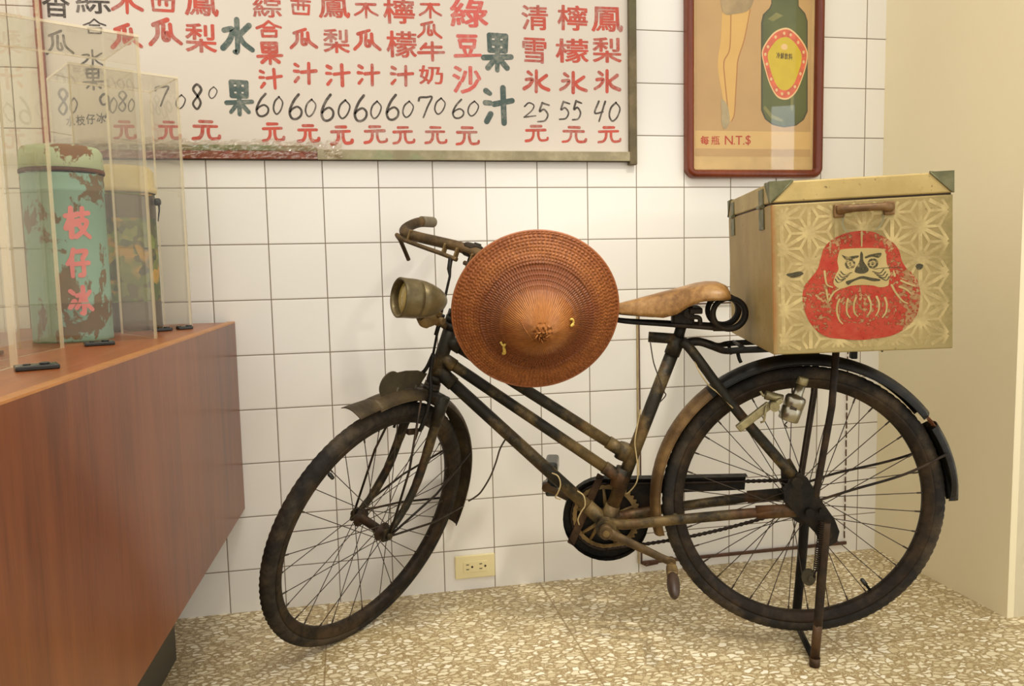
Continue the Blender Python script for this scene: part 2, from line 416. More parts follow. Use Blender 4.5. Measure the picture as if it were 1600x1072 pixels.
    M['shorts'] = plain('printed_shorts', srgb(176, 152, 110), 0.6, var=0.2, sc=24)
    M['shoe'] = plain('printed_shoe', srgb(184, 166, 128), 0.6, var=0.12, sc=40)
    M['p_bottle'] = plain('printed_bottle', srgb(96, 104, 58), 0.6, var=0.25, sc=9)
    M['p_bottle_hi'] = plain('printed_highlight', srgb(140, 138, 82), 0.6, var=0.1)
    M['p_bottle_dk'] = plain('printed_outline', srgb(80, 78, 54), 0.6)
    M['l_orange'] = plain('label_cream', srgb(244, 206, 150), 0.6)
    M['l_red'] = plain('label_red', srgb(228, 112, 80), 0.6, var=0.2, sc=60)
    M['l_yel'] = plain('label_yellow', srgb(220, 194, 52), 0.6, var=0.06, sc=30)
    M['l_ink'] = plain('label_ink', srgb(92, 72, 26), 0.6)
    M['l_cap'] = plain('caption_red', srgb(196, 58, 26), 0.6)
    M['ivory'] = plain('ivory_plastic', srgb(238, 224, 172), 0.32)
    M['slot'] = plain('socket_slot', srgb(44, 34, 20), 0.6)
    M['rod'] = plain('rusty_wire', srgb(84, 54, 34), 0.6, var=0.4, sc=40)
    M['rust_tan'] = m_rusty('tan_enamel', srgb(84, 62, 35), srgb(128, 100, 60), srgb(80, 54, 29), 0.5, 0.64, 0.5, 0.2)
    M['fin'] = m_rusty('dull_plate', srgb(58, 51, 36), srgb(74, 65, 46), srgb(64, 49, 32), 0.5, 0.7, 0.6, 0.1)
    M['rubber_brown'] = plain('brown_rubber', srgb(60, 43, 30), 0.5, var=0.3, sc=50)
    M['darkrust'] = m_rusty('dark_rust', srgb(32, 24, 16), srgb(64, 47, 29), srgb(54, 35, 21), 0.52, 0.64)
    M['corner_faint'] = m_paint('worn_arc', srgb(148, 140, 104), 0.4, 90)
    # flowers painted on the second can
    t = NT('painted_leaves', 0.5)
    o = t.obj(); v = t.voro(o, 52, 'F1', 'Color'); s = t.sep(v)
    col = t.ramp(s[0], [(0.0, srgb(52, 62, 22)), (0.3, srgb(104, 124, 40)), (0.6, srgb(132, 148, 54)), (0.8, srgb(86, 84, 30))])
    warm = t.ramp(t.noise(t.mapping(o, (1, 1, 1.4)), 13, 2), [(0.5, BLK), (0.6, WHT)])
    col = t.mix(t.math('MULTIPLY', warm, t.ramp(s[1], [(0.4, BLK), (0.5, WHT)])), col, srgb(206, 158, 44))
    t.set('Base Color', col); M['flower'] = t.m
mats()
# mesh + objects
import bmesh

# ------------------------------------------------------------------ mesh helpers
def V(*a): return Vector(a)
def spline(pts, n=8, closed=False):
    P = [Vector(p) for p in pts]; out = []
    N = len(P); rng = range(N if closed else N - 1)
    for i in rng:
        p1, p2 = P[i], P[(i + 1) % N]
        p0 = P[i - 1] if (closed or i > 0) else p1 * 2 - p2
        p3 = P[(i + 2) % N] if (closed or i + 2 < N) else p2 * 2 - p1
        for k in range(n):
            t = k / n
            out.append(0.5 * ((2 * p1) + (p2 - p0) * t + (2 * p0 - 5 * p1 + 4 * p2 - p3) * t * t + (3 * p1 - p0 - 3 * p2 + p3) * t ** 3))
    if not closed: out.append(P[-1].copy())
    return out

class MB:
    def __init__(s): s.v = []; s.f = []; s.mi = []; s.sm = []
    def add(s, vs, fs, m=0, smooth=False):
        b = len(s.v); s.v.extend(tuple(v) for v in vs)
        for f in fs:
            s.f.append(tuple(b + i for i in f)); s.mi.append(m); s.sm.append(smooth)
        return s
    def box(s, c, size, ax=None, m=0, bevel=0.0, seg=2):
        ax = ax or (V(1, 0, 0), V(0, 1, 0), V(0, 0, 1)); c = Vector(c)
        bm = bmesh.new(); bmesh.ops.create_cube(bm, size=1.0)
        for v in bm.verts: v.co = Vector((v.co.x * size[0], v.co.y * size[1], v.co.z * size[2]))
        if bevel: bmesh.ops.bevel(bm, geom=list(bm.edges), offset=bevel, segments=seg, affect='EDGES', profile=0.5)
        bm.verts.index_update()
        s.add([c + ax[0] * v.co.x + ax[1] * v.co.y + ax[2] * v.co.z for v in bm.verts], [[v.index for v in f.verts] for f in bm.faces], m)
        bm.free(); return s
    def tube(s, path, r, seg=10, m=0, closed=False, flat=None, cap=True, up=None):
        P = [Vector(p) for p in path]; N = len(P)
        R = r if isinstance(r, (list, tuple)) else [r] * N
        if len(R) != N:
            R = [R[0] + (R[-1] - R[0]) * i / (N - 1) for i in range(N)] if len(R) == 2 else [R[min(len(R) - 1, int(i * len(R) / N))] for i in range(N)]
        T = []
        for i in range(N):
            a = P[i - 1] if (i > 0 or closed) else P[i]; b = P[(i + 1) % N] if (i < N - 1 or closed) else P[i]
            T.append((b - a).normalized())
        n = (up.copy() if up else (V(0, 0, 1) if abs(T[0].z) < 0.9 else V(1, 0, 0)))
        vs = []; fx = flat or 1.0
        for i in range(N):
            n = (n - T[i] * n.dot(T[i])).normalized(); b = T[i].cross(n)
            for k in range(seg):
                a = 2 * PI * k / seg
                vs.append(P[i] + n * math.cos(a) * R[i] + b * math.sin(a) * R[i] * fx)
        fs = []
        for i in range(N if closed else N - 1):
            j = (i + 1) % N
            for k in range(seg):
                fs.append((i * seg + k, i * seg + (k + 1) % seg, j * seg + (k + 1) % seg, j * seg + k))
        s.add(vs, fs, m, True)
        if cap and not closed:
            b = len(s.v) - len(vs)
            s.f.append(tuple(b + k for k in range(seg - 1, -1, -1))); s.mi.append(m); s.sm.append(False)
            e = b + (N - 1) * seg
            s.f.append(tuple(e + k for k in range(seg))); s.mi.append(m); s.sm.append(False)
        return s
    def lathe(s, prof, c, ax, ex, ey, seg=32, a0=0.0, a1=2 * PI, m=0, smooth=True, closed_prof=False, fn=None):
        """prof = [(radius, height)]; ax = axis, ex/ey span the disc"""
        c = Vector(c); full = abs(a1 - a0 - 2 * PI) < 1e-6; n = seg if full else seg + 1; K = len(prof)
        vs = []
        for i in range(n):
            a = a0 + (a1 - a0) * i / seg; d = ex * math.cos(a) + ey * math.sin(a)
            for j, (r, h) in enumerate(prof):
                if fn: r, h = fn(a, j, r, h)
                vs.append(c + d * r + ax * h)
        fs = []
        for i in range(seg):
            i2 = (i + 1) % n
            for j in range(K if closed_prof else K - 1):
                j2 = (j + 1) % K
                fs.append((i * K + j, i2 * K + j, i2 * K + j2, i * K + j2))
        s.add(vs, fs, m, smooth)
        if closed_prof and not full:
            b = len(s.v) - len(vs)
            s.f.append(tuple(b + j for j in range(K))); s.mi.append(m); s.sm.append(False)
            e = b + (n - 1) * K
            s.f.append(tuple(e + j for j in range(K - 1, -1, -1))); s.mi.append(m); s.sm.append(False)
        return s
    def cyl(s, a, b, r, seg=16, m=0, r2=None):
        return s.tube([a, b], [r, r if r2 is None else r2], seg, m)
    def prism(s, poly, o, u, v, th, m=0, smooth=False):
        o = Vector(o); n = u.cross(v).normalized(); N = len(poly)
        lo = [o + u * a + v * b for a, b in poly]; hi = [p + n * th for p in lo]
        fs = [tuple(range(N - 1, -1, -1)), tuple(range(N, 2 * N))] + [(i, (i + 1) % N, N + (i + 1) % N, N + i) for i in range(N)]
        return s.add(lo + hi, fs, m, smooth)
    def sphere(s, c, r, m=0, seg=16, rings=8, sc=(1, 1, 1)):
        c = Vector(c); prof = []
        vs = []; fs = []
        for i in range(rings + 1):
            t = PI * i / rings
            for k in range(seg):
                a = 2 * PI * k / seg
                vs.append(c + V(math.sin(t) * math.cos(a) * r * sc[0], math.sin(t) * math.sin(a) * r * sc[1], math.cos(t) * r * sc[2]))
        for i in range(rings):
            for k in range(seg):
                fs.append((i * seg + k, (i + 1) * seg + k, (i + 1) * seg + (k + 1) % seg, i * seg + (k + 1) % seg))
        return s.add(vs, fs, m, True)
    def ribbon(s, pts, w, o, u, v, lift=0.0, m=0, closed=False, caps=6, w1=None):
        """a flat painted stroke in the plane o,u,v; pts are 2-D"""
        P = [Vector((p[0], p[1])) for p in pts]; N = len(P); o = Vector(o); n = u.cross(v).normalized()
        L = []; Rr = []
        for i in range(N):
            a = P[i - 1] if (i > 0 or closed) else P[i]; b = P[(i + 1) % N] if (i < N - 1 or closed) else P[i]
            t = (b - a); t = t.normalized() if t.length > 1e-9 else Vector((1, 0)); nn = Vector((-t.y, t.x))
            ww = w if w1 is None else w + (w1 - w) * i / max(1, N - 1)
            L.append(P[i] + nn * ww / 2); Rr.append(P[i] - nn * ww / 2)
        to3 = lambda q: o + u * q.x + v * q.y + n * lift
        vs = [to3(q) for q in L] + [to3(q) for q in Rr]
        fs = [(i, N + i, N + (i + 1) % N, (i + 1) % N) for i in range(N if closed else N - 1)]
        s.add(vs, fs, m)
        if caps and not closed:
            for idx, sg in ((0, -1), (N - 1, 1)):
                t = (P[1] - P[0]) if idx == 0 else (P[-1] - P[-2]); t = t.normalized() * sg; nn = Vector((-t.y, t.x))
                ww = (w if (w1 is None or idx == 0) else w1) / 2
                arc = [P[idx] + nn * math.cos(PI * k / caps) * ww + t * math.sin(PI * k / caps) * ww for k in range(caps + 1)]
                s.add([to3(q) for q in arc], [tuple(range(caps, -1, -1))], m)
        return s
    def build(s, name, mat, parent=None, bevel=None):
        me = bpy.data.meshes.new(name); me.from_pydata(s.v, [], s.f)
        for mm in (mat if isinstance(mat, (list, tuple)) else [mat]): me.materials.append(M[mm] if isinstance(mm, str) else mm)
        me.polygons.foreach_set('material_index', s.mi); me.polygons.foreach_set('use_smooth', s.sm); me.update()
        o = bpy.data.objects.new(name, me); S.collection.objects.link(o)
        if parent: o.parent = parent
        return o

def tag(o, label=None, cat=None, group=None, kind=None):
    for k, v in (('label', label), ('category', cat), ('group', group), ('kind', kind)):
        if v: o[k] = v
    return o
def empty(name, mw=None):
    o = bpy.data.objects.new(name, None); S.collection.objects.link(o); o.empty_display_size = 0.05
    if mw: o.matrix_world = mw
    return o
def copy_tree(o, parent=None):
    c = o.copy(); S.collection.objects.link(c)
    if parent: c.parent = parent
    for ch in [x for x in bpy.data.objects if x.parent == o]: copy_tree(ch, c)
    return c
def basis(x, y, z, o): return Matrix(((x[0], y[0], z[0], o[0]), (x[1], y[1], z[1], o[1]), (x[2], y[2], z[2], o[2]), (0, 0, 0, 1)))
X_, Y_, Z_ = V(1, 0, 0), V(0, 1, 0), V(0, 0, 1)

# flat lettering: brush strokes for the simple characters, the built-in font for the others
STROKES = {
 '元': [[(.28,.95),(.74,.95)],[(.06,.70),(.92,.72)],[(.38,.70),(.36,.36),(.24,.12),(.02,.06)],[(.60,.70),(.60,.34),(.70,.10),(.98,.12),(1.02,.24)]],
 '水': [[(.5,1),(.5,.08),(.40,.02)],[(.05,.66),(.34,.70),(.24,.38),(.0,.12)],[(.92,.84),(.60,.56)],[(.55,.56),(.72,.30),(1.02,.10)]],
 '氷': [[(.5,1),(.5,.0)],[(.08,.56),(.34,.58),(.22,.30),(.0,.12)],[(.92,.80),(.60,.50)],[(.55,.52),(.72,.26),(1.02,.12)],[(.16,.92),(.30,.80)]],
 '果': [[(.20,.98),(.22,.56)],[(.20,.98),(.80,.98),(.78,.56)],[(.22,.77),(.78,.77)],[(.22,.56),(.78,.56)],[(.5,.98),(.5,.0)],[(.0,.34),(1.0,.40)],[(.42,.32),(.16,.06)],[(.58,.32),(.86,.08)]],
 '汁': [[(.06,.92),(.20,.84)],[(.02,.58),(.20,.57)],[(.05,.05),(.20,.26)],[(.34,.54),(1.0,.64)],[(.68,1),(.68,.0)]],
 '瓜': [[(.14,.80),(.60,1.0)],[(.26,.82),(.24,.40),(.0,.06)],[(.46,.80),(.44,.28),(.60,.26),(.56,.50)],[(.68,.82),(.72,.40),(1.0,.10)]],
 '木': [[(.06,.84),(.92,.88)],[(.5,.90),(.5,.0)],[(.46,.80),(.30,.42),(.0,.14)],[(.54,.78),(.70,.42),(1.02,.18)]],
 '合': [[(.5,1),(.30,.74),(.0,.56)],[(.5,1),(.72,.74),(1.0,.60)],[(.28,.58),(.72,.58)],[(.20,.38),(.22,.03),(.78,.03),(.80,.38),(.20,.38)]],
 '西': [[(.03,.96),(.97,.96)],[(.08,.68),(.12,.06),(.88,.06),(.92,.68),(.08,.68)],[(.37,.96),(.36,.36)],[(.63,.96),(.64,.36)]],
 '豆': [[(.14,.96),(.86,.96)],[(.20,.76),(.24,.46),(.76,.46),(.80,.76),(.20,.76)],[(.36,.38),(.42,.14)],[(.66,.38),(.58,.14)],[(.0,.05),(1.0,.09)]],
 '枝': [[(.02,.72),(.42,.76)],[(.24,1),(.22,.0)],[(.22,.68),(.02,.30)],[(.26,.62),(.40,.42)],[(.46,.78),(1,.84)],[(.72,1),(.70,.56)],[(.50,.56),(.90,.56),(.72,.24),(.40,.0)],[(.52,.46),(.72,.2),(1.0,.0)]],
 '仔': [[(.30,1),(.20,.72),(.0,.46)],[(.20,.66),(.20,.0)],[(.42,.92),(.92,.94),(.72,.68)],[(.72,.66),(.74,.10),(.56,.04)],[(.34,.46),(1.0,.50)]],
 '冰': [[(.05,.86),(.18,.76)],[(.0,.22),(.20,.46)],[(.62,1),(.62,.06),(.50,.0)],[(.34,.68),(.54,.70),(.46,.42),(.28,.2)],[(.94,.82),(.70,.58)],[(.66,.58),(.8,.32),(1.02,.12)]],
 '牛': [[(.30,.92),(.10,.62)],[(.22,.72),(.90,.76)],[(.0,.40),(1.0,.46)],[(.55,1),(.55,.0)]],
}
DIG = {
 '0': [[(.62,1),(.2,.72),(.05,.3),(.3,.02),(.7,.22),(.95,.68),(.62,1)]],
 '6': [[(.78,1),(.4,.72),(.1,.32),(.2,.05),(.52,0),(.86,.14),(.92,.36),(.66,.5),(.32,.42),(.14,.3)]],
 '7': [[(.0,.78),(.10,.93),(.55,.95),(.95,.96),(.62,.5),(.30,.0)]],
 '8': [[(.55,.52),(.9,.8),(.55,1),(.2,.8),(.55,.52),(.78,.25),(.45,0),(.12,.22),(.55,.52)]],
 '9': [[(.92,.86),(.55,1),(.12,.80),(.30,.55),(.72,.62),(.92,.86),(.86,.4),(.5,.0)]],
 '2': [[(.05,.76),(.42,1),(.84,.84),(.66,.5),(.0,.06)],[(.0,.06),(1.0,.16)]],
 '5': [[(.42,.95),(.18,.52),(.55,.62),(.88,.36),(.62,.06),(.02,.0)],[(.42,.94),(1.0,.84)]],
 '4': [[(.36,1),(.04,.42),(.68,.48)],[(.86,1),(.36,.0)]],
}
_gl = {}
def glyph(ch, bold=0.0):
    k = (ch, bold)
    if k not in _gl:
        c = bpy.data.curves.new('g', 'FONT'); c.body = ch; c.fill_mode = 'FRONT'; c.offset = bold; c.resolution_u = 3
        o = bpy.data.objects.new('g', c); S.collection.objects.link(o)
        bpy.context.view_layer.update()
        me = o.evaluated_get(bpy.context.evaluated_depsgraph_get()).to_mesh()
        vs = [(v.co.x, v.co.y) for v in me.vertices]; fs = [tuple(p.vertices) for p in me.polygons]
        o.evaluated_get(bpy.context.evaluated_depsgraph_get()).to_mesh_clear()
        bpy.data.objects.remove(o); bpy.data.curves.remove(c)
        x0 = min(v[0] for v in vs); x1 = max(v[0] for v in vs); y0 = min(v[1] for v in vs); y1 = max(v[1] for v in vs)
        _gl[k] = ([((a - x0) / (x1 - x0), (b - y0) / (y1 - y0)) for a, b in vs], fs)
    return _gl[k]
def put_char(mb, ch, cx, cy, w, h, o, u, v, lift, bold=0.02, rot=0.0, strokes=True, sw=0.14, m=0, warp=None):
    n = u.cross(v).normalized(); ca, sa = math.cos(rot), math.sin(rot)
    tr = lambda a, b: (cx + ((a - .5) * w) * ca - ((b - .5) * h) * sa, cy + ((a - .5) * w) * sa + ((b - .5) * h) * ca)
    if strokes and ch in STROKES:
        sts = STROKES[ch]
        if ch in '豆合西果': sts = [list(q) for st in sts for q in (zip(st, st[1:]) if len(st) > 2 else [st])]
        for i, st in enumerate(sts):
            pts = [tr(.07 + .86 * a, .07 + .86 * b) for a, b in st]
            if warp and len(pts) == 2: pts = [(pts[0][0] + (pts[1][0] - pts[0][0]) * k / 6, pts[0][1] + (pts[1][1] - pts[0][1]) * k / 6) for k in range(7)]
            elif len(pts) > 2: pts = [tuple(p)[:2] for p in spline([(*p, 0) for p in pts], 5)]
            ww = sw * min(w, h) * 0.98
            tmp = MB() if warp else mb
            tmp.ribbon(pts, ww * random.uniform(.9, 1.1), o, u, v, lift + i * 4e-5, m, w1=ww * random.uniform(.8, 1.15))
            if warp: mb.add([warp(q[0], q[2]) * (1 + i * 6e-4 * 0) for q in tmp.v], tmp.f, m)
    else:
        vs, fs = glyph(ch, 0.0)
        for q in range(7 if bold > .001 else 1):      # a broader brush: the outline laid again a hair to each side
            dx, dy = (bold * math.cos(q * PI / 3), bold * math.sin(q * PI / 3)) if q else (0, 0)
            P = [tr(.5 + (a - .5) * (1 - 2 * bold) + dx, .5 + (b - .5) * (1 - 2 * bold) + dy) for a, b in vs]
            mb.add([Vector(o) + u * a + v * b + n * (lift + q * 1.5e-5) for a, b in P], fs, m)
def put_digit(mb, ch, cx, cy, w, h, o, u, v, lift, sw=0.1, m=0):
    for i, st in enumerate(DIG[ch]):
        pts = [(cx + (a - .5) * w * .92, cy + (b - .5) * h * .92) for a, b in st]
        pts = [tuple(p)[:2] for p in spline([(*p, 0) for p in pts], 7)]
        mb.ribbon(pts, sw * h, o, u, v, lift + i * 4e-5, m, w1=sw * h * .75)

# ------------------------------------------------------------------ the setting
def struct(o): return tag(o, kind='structure')
XR = 2.016            # right wall
YE = -0.546           # where the right wall ends and turns
m = MB(); m.box((0.35, 0.05, 1.5), (3.34, 0.10, 3.0)); struct(m.build('wall_back', 'tile'))
m = MB(); m.box((0.85, -1.9, -0.05), (5.1, 4.0, 0.10)); struct(m.build('floor', 'floor'))
m = MB(); m.prism([(XR, 0.0), (XR, YE), (XR + 0.012, YE), (XR + .3, YE), (XR + .3, 0.0)], (0, 0, 0), X_, Y_, 3.0); struct(m.build('wall_right', ['plaster']))
m = MB(); m.box((XR + 0.70, YE + 0.03, 1.5), (1.36, 0.06, 3.0)); struct(m.build('wall_side', 'plaster2'))

# ------------------------------------------------------------------ wall outlet
ol = empty('wall_outlet', Matrix.Translation((0.690, 0.0, 0.071)))
tag(ol, 'ivory double wall outlet low on the white tiles behind the front wheel', 'outlet')
m = MB(); m.box((0, -0.004, 0), (0.118, 0.008, 0.069), bevel=0.0025); m.box((0, -0.0085, 0), (0.070, 0.002, 0.032), bevel=0.0008)
m.build('faceplate', 'ivory', ol)
def socket(dx):
    m = MB()
    for dz in (0.0075, -0.0065): m.box((dx - 0.006, -0.0098, dz), (0.0085, 0.0012, 0.0022))
    m.cyl((dx + 0.0075, -0.0092, 0.0), (dx + 0.0075, -0.0104, 0.0), 0.0032, 12)
    m.build('socket', 'slot', ol)
socket(-0.0165); socket(0.0225)

# ------------------------------------------------------------------ thin wire frame hung on the tiles
m = MB()
m.cyl((1.2025, -0.008, 0.824), (1.2065, -0.008, 0.034), 0.0022, 6)
m.box((1.1985, -0.004, 0.43), (0.004, 0.006, 0.80), m=1)
m.cyl((1.2025, -0.008, 0.822), (1.90, -0.008, 0.824), 0.0024, 6)
m.box((1.557, -0.008, 0.032), (0.70, 0.007, 0.0105), bevel=0.002)
m.tube([(1.2065, -0.008, 0.075), (1.2065, -0.008, 0.030), (1.222, -0.008, 0.022), (1.26, -0.008, 0.026)], 0.003, 6)
z = 0.82
while z > 0.05:
    m.cyl((1.9015 + random.uniform(-.0006, .0006), -0.006, z), (1.902, -0.006, z - 0.022), 0.0022, 5); z -= 0.030
tag(m.build('wire_frame', ['rod', 'palewire']), 'thin rusty wire rectangle hung flat on the tiles behind the saddle and rear wheel', 'frame')

# ------------------------------------------------------------------ painted price board
bd = empty('price_board', Matrix.Translation((0.4, 0.0, 1.244)))
tag(bd, 'long white hand-painted drinks price board with red and black characters above the bicycle', 'sign')
BX0, BX1, BZ0, BZ1 = -0.383, 1.195, 1.244, 2.02
def at(o): o.matrix_parent_inverse = o.parent.matrix_world.inverted(); return o
def bd_build(m, n, mt): return at(m.build(n, mt, bd))
m = MB(); m.box(((BX0 + BX1) / 2, -0.006, (BZ0 + BZ1) / 2), (BX1 - BX0 - .01, 0.010, BZ1 - BZ0 - .01)); bd_build(m, 'panel', 'panel')
m = MB()
m.box((0.742, -0.012, BZ0 + 0.0135), (0.906, 0.022, 0.027), bevel=0.002); m.box(((BX0 + BX1) / 2, -0.012, BZ1), (BX1 - BX0, 0.022, 0.027), bevel=0.002)
m.box((BX1 - 0.0115, -0.0125, (BZ0 + BZ1) / 2), (0.023, 0.023, BZ1 - BZ0 + .02), bevel=0.002, m=1)
m.box((0.40, -0.010, BZ0 + .001), (1.58, 0.020, 0.003), m=2)
bd_build(m, 'frame', ['signframe', 'signside', 'seam'])
m = MB()
m.box((-0.047, -0.011, BZ0 + 0.0115), (0.672, 0.022, 0.021), bevel=0.002); m.box((BX0 + .009, -0.011, (BZ0 + BZ1) / 2), (0.018, 0.022, BZ1 - BZ0), bevel=0.002)
m.box((-0.047, -0.010, BZ0 + 0.030), (0.672, 0.020, 0.016), bevel=0.002, m=1)
bd_build(m, 'lath', ['redwood', 'signframe'])
GLYPHS = [
('香',-0.332,1.632,0.064,0.08,'k'),('瓜',-0.331,1.53,0.071,0.069,'k'),('綜',-0.246,1.639,0.083,0.068,'k'),('合',-0.246,1.574,0.06,0.041,'k'),('水',-0.256,1.495,0.06,0.047,'k'),('果',-0.258,1.444,0.054,0.06,'k'),('木',-0.166,1.636,0.079,0.06,'r'),('瓜',-0.173,1.551,0.079,0.069,'r'),('西',-0.08,1.64,0.071,0.054,'r'),('瓜',-0.079,1.564,0.086,0.076,'r'),('鳳',0.014,1.644,0.084,0.07,'r'),('梨',0.008,1.554,0.078,0.074,'r'),('元',-0.084,1.318,0.059,0.055,'r'),('元',0.007,1.319,0.076,0.059,'r'),('元',-0.192,1.317,0.058,0.055,'r'),('水',0.098,1.562,0.083,0.097,'g'),('果',0.095,1.404,0.074,0.098,'g'),('綜',0.177,1.638,0.074,0.052,'r'),('合',0.179,1.583,0.071,0.046,'r'),('果',0.178,1.521,0.071,0.062,'r'),('汁',0.177,1.455,0.065,0.056,'r'),('元',0.176,1.316,0.062,0.057,'r'),('西',0.263,1.641,0.059,0.042,'r'),('瓜',0.266,1.56,0.076,0.059,'r'),('汁',0.266,1.472,0.066,0.06,'r'),('元',0.267,1.314,0.063,0.054,'r'),('鳳',0.349,1.645,0.083,0.056,'r'),('梨',0.352,1.558,0.07,0.063,'r'),('汁',0.352,1.469,0.071,0.063,'r'),('元',0.354,1.31,0.064,0.058,'r'),('木',0.433,1.642,0.068,0.046,'r'),('瓜',0.433,1.562,0.078,0.063,'r'),('汁',0.433,1.472,0.065,0.061,'r'),('元',0.445,1.313,0.069,0.055,'r'),('檸',0.521,1.642,0.086,0.067,'r'),('檬',0.525,1.555,0.083,0.071,'r'),('汁',0.523,1.472,0.069,0.058,'r'),('元',0.521,1.312,0.066,0.055,'r'),('木',0.606,1.649,0.066,0.047,'r'),('瓜',0.603,1.595,0.073,0.051,'r'),('牛',0.605,1.539,0.081,0.054,'r'),('奶',0.603,1.476,0.067,0.051,'r'),('元',0.61,1.313,0.067,0.055,'r'),('綠',0.713,1.645,0.107,0.078,'R'),('豆',0.706,1.556,0.082,0.068,'R'),('沙',0.702,1.465,0.082,0.076,'R'),('元',0.699,1.312,0.072,0.059,'r'),('果',0.79,1.541,0.09,0.111,'g'),('汁',0.79,1.397,0.091,0.112,'g'),('清',0.899,1.64,0.077,0.069,'r'),('雪',0.896,1.55,0.07,0.07,'r'),('氷',0.9,1.466,0.081,0.067,'r'),('元',0.897,1.321,0.074,0.053,'r'),('檸',1.009,1.643,0.09,0.07,'r'),('檬',1.006,1.553,0.098,0.067,'r'),('氷',1.008,1.465,0.087,0.064,'r'),('元',1.008,1.319,0.08,0.054,'r'),('鳳',1.111,1.643,0.095,0.07,'r'),('梨',1.11,1.558,0.088,0.071,'r'),('氷',1.109,1.471,0.084,0.068,'r'),('元',1.113,1.32,0.077,0.054,'r'),]
DIGITS = [
('8',-0.332,1.386,0.03,0.069),('0',-0.308,1.377,0.021,0.041),('9',-0.235,1.378,0.027,0.064),('0',-0.214,1.379,0.021,0.042),('8',-0.192,1.39,0.027,0.054),('0',-0.171,1.38,0.018,0.035),('7',-0.094,1.405,0.037,0.055),('0',-0.051,1.391,0.028,0.039),('8',-0.01,1.405,0.031,0.068),('0',0.03,1.416,0.025,0.033),('6',0.152,1.387,0.039,0.063),('0',0.193,1.386,0.029,0.05),('6',0.237,1.384,0.04,0.07),('0',0.277,1.381,0.033,0.05),('6',0.32,1.383,0.04,0.074),('0',0.365,1.379,0.037,0.054),('6',0.408,1.383,0.041,0.074),('0',0.45,1.379,0.034,0.051),('6',0.494,1.387,0.041,0.072),('0',0.537,1.382,0.035,0.048),('7',0.586,1.39,0.042,0.062),('0',0.625,1.392,0.035,0.048),('6',0.675,1.386,0.039,0.055),('0',0.718,1.387,0.036,0.045),('2',0.88,1.385,0.037,0.046),('5',0.919,1.382,0.037,0.06),('5',0.981,1.388,0.034,0.057),('5',1.018,1.389,0.03,0.061),('4',1.089,1.386,0.042,0.061),('0',1.131,1.385,0.039,0.058),]
mbs = {'r': MB(), 'R': MB(), 'k': MB(), 'g': MB()}
bo = V(0, -0.0111, 0)
for ch, gx, gz, gw, gh, c in GLYPHS:
    put_char(mbs[c], ch, gx, gz, gw, gh, bo, X_, Z_, 0.0003, bold={'r': .020, 'R': .026, 'k': .012, 'g': .04}[c], rot=random.uniform(-.03, .03), sw={'r': .15, 'R': .15, 'k': .10, 'g': .17}[c])
for ch, gx, gz, gw, gh in DIGITS: put_digit(mbs['k'], ch, gx, gz, gw, gh, bo, X_, Z_, 0.0003, sw=.10)
for i, ch in enumerate('水枝仔冰'): put_char(mbs['k'], ch, -0.318 + i * 0.024, 1.338 + i * .003, 0.021, 0.026, bo, X_, Z_, 0.0003, bold=.02, strokes=False)
bd_build(mbs['r'], 'red_lettering', 'p_red'); bd_build(mbs['R'], 'light_red_lettering', 'p_red2')
bd_build(mbs['k'], 'black_lettering', 'p_blk'); bd_build(mbs['g'], 'green_lettering', 'p_grn')
# crinkled film over the left end of the lower edge
m = MB(); nx, nz = 150, 14; vs = []
for i in range(nx + 1):
    for j in range(nz + 1):
        x = -0.38 + 0.735 * i / nx; t = j / nz
        edge = noise.noise((x * 26, 3.0, 0)) * 0.010 + (0.022 if x > 0.25 else 0.0) * noise.noise((x * 60, 0, 0))
        zz = BZ0 + 0.002 + (0.050 + edge) * t
        y = -0.0245 - 0.007 * noise.noise((x * 42, zz * 130, 1.0)) - 0.004 * noise.noise((x * 120, zz * 180, 5.0)) + (0.008 if t > .75 else 0)
        vs.append((x, y, zz))
m.add(vs, [(i * (nz + 1) + j, (i + 1) * (nz + 1) + j, (i + 1) * (nz + 1) + j + 1, i * (nz + 1) + j + 1) for i in range(nx) for j in range(nz)], 0, False)
bd_build(m, 'plastic_wrap', 'wrap')['label'] = 'crinkled clear plastic wrap'

# ------------------------------------------------------------------ framed poster
pf = empty('framed_poster', Matrix.Translation((1.57, 0.0, 1.197)))
tag(pf, 'old drink poster with green bottle and bare legs in a red-brown wooden frame', 'poster')
def pf_build(m, n, mt, parent=None):
    o = m.build(n, mt, parent or pf)
    if parent is None: at(o)
    return o
PX0, PX1, PZ0, PZ1 = 1.349, 1.791, 1.197, 2.06
def rrect(x0, x1, z0, z1, r, n=6):
    out = []
    for cx, cz, a0 in ((x1 - r, z0 + r, -PI / 2), (x1 - r, z1 - r, 0), (x0 + r, z1 - r, PI / 2), (x0 + r, z0 + r, PI)):
        out += [(cx + r * math.cos(a0 + PI / 2 * k / n), cz + r * math.sin(a0 + PI / 2 * k / n)) for k in range(n + 1)]
    return out
m = MB(); prof = [(0.0, 0.0), (0.0, -0.022), (0.004, -0.030), (0.012, -0.033), (0.020, -0.028), (0.024, -0.020), (0.024, -0.006)]
rings = [[(x, dy, z) for x, z in rrect(PX0 + d, PX1 - d, PZ0 + d, PZ1 - d, max(0.03 - d, 0.004))] for d, dy in prof]
K = len(rings[0]); m.add([p for r in rings for p in r], [(i * K + k, i * K + (k + 1) % K, (i + 1) * K + (k + 1) % K, (i + 1) * K + k) for i in range(len(prof) - 1) for k in range(K)], 0, True)
pf_build(m, 'frame', 'mahog')
m = MB(); m.box((1.570, -0.006, 1.63), (0.41, 0.004, 0.83)); pr = pf_build(m, 'print', 'print_base')
po = V(0, -0.0082, 0)
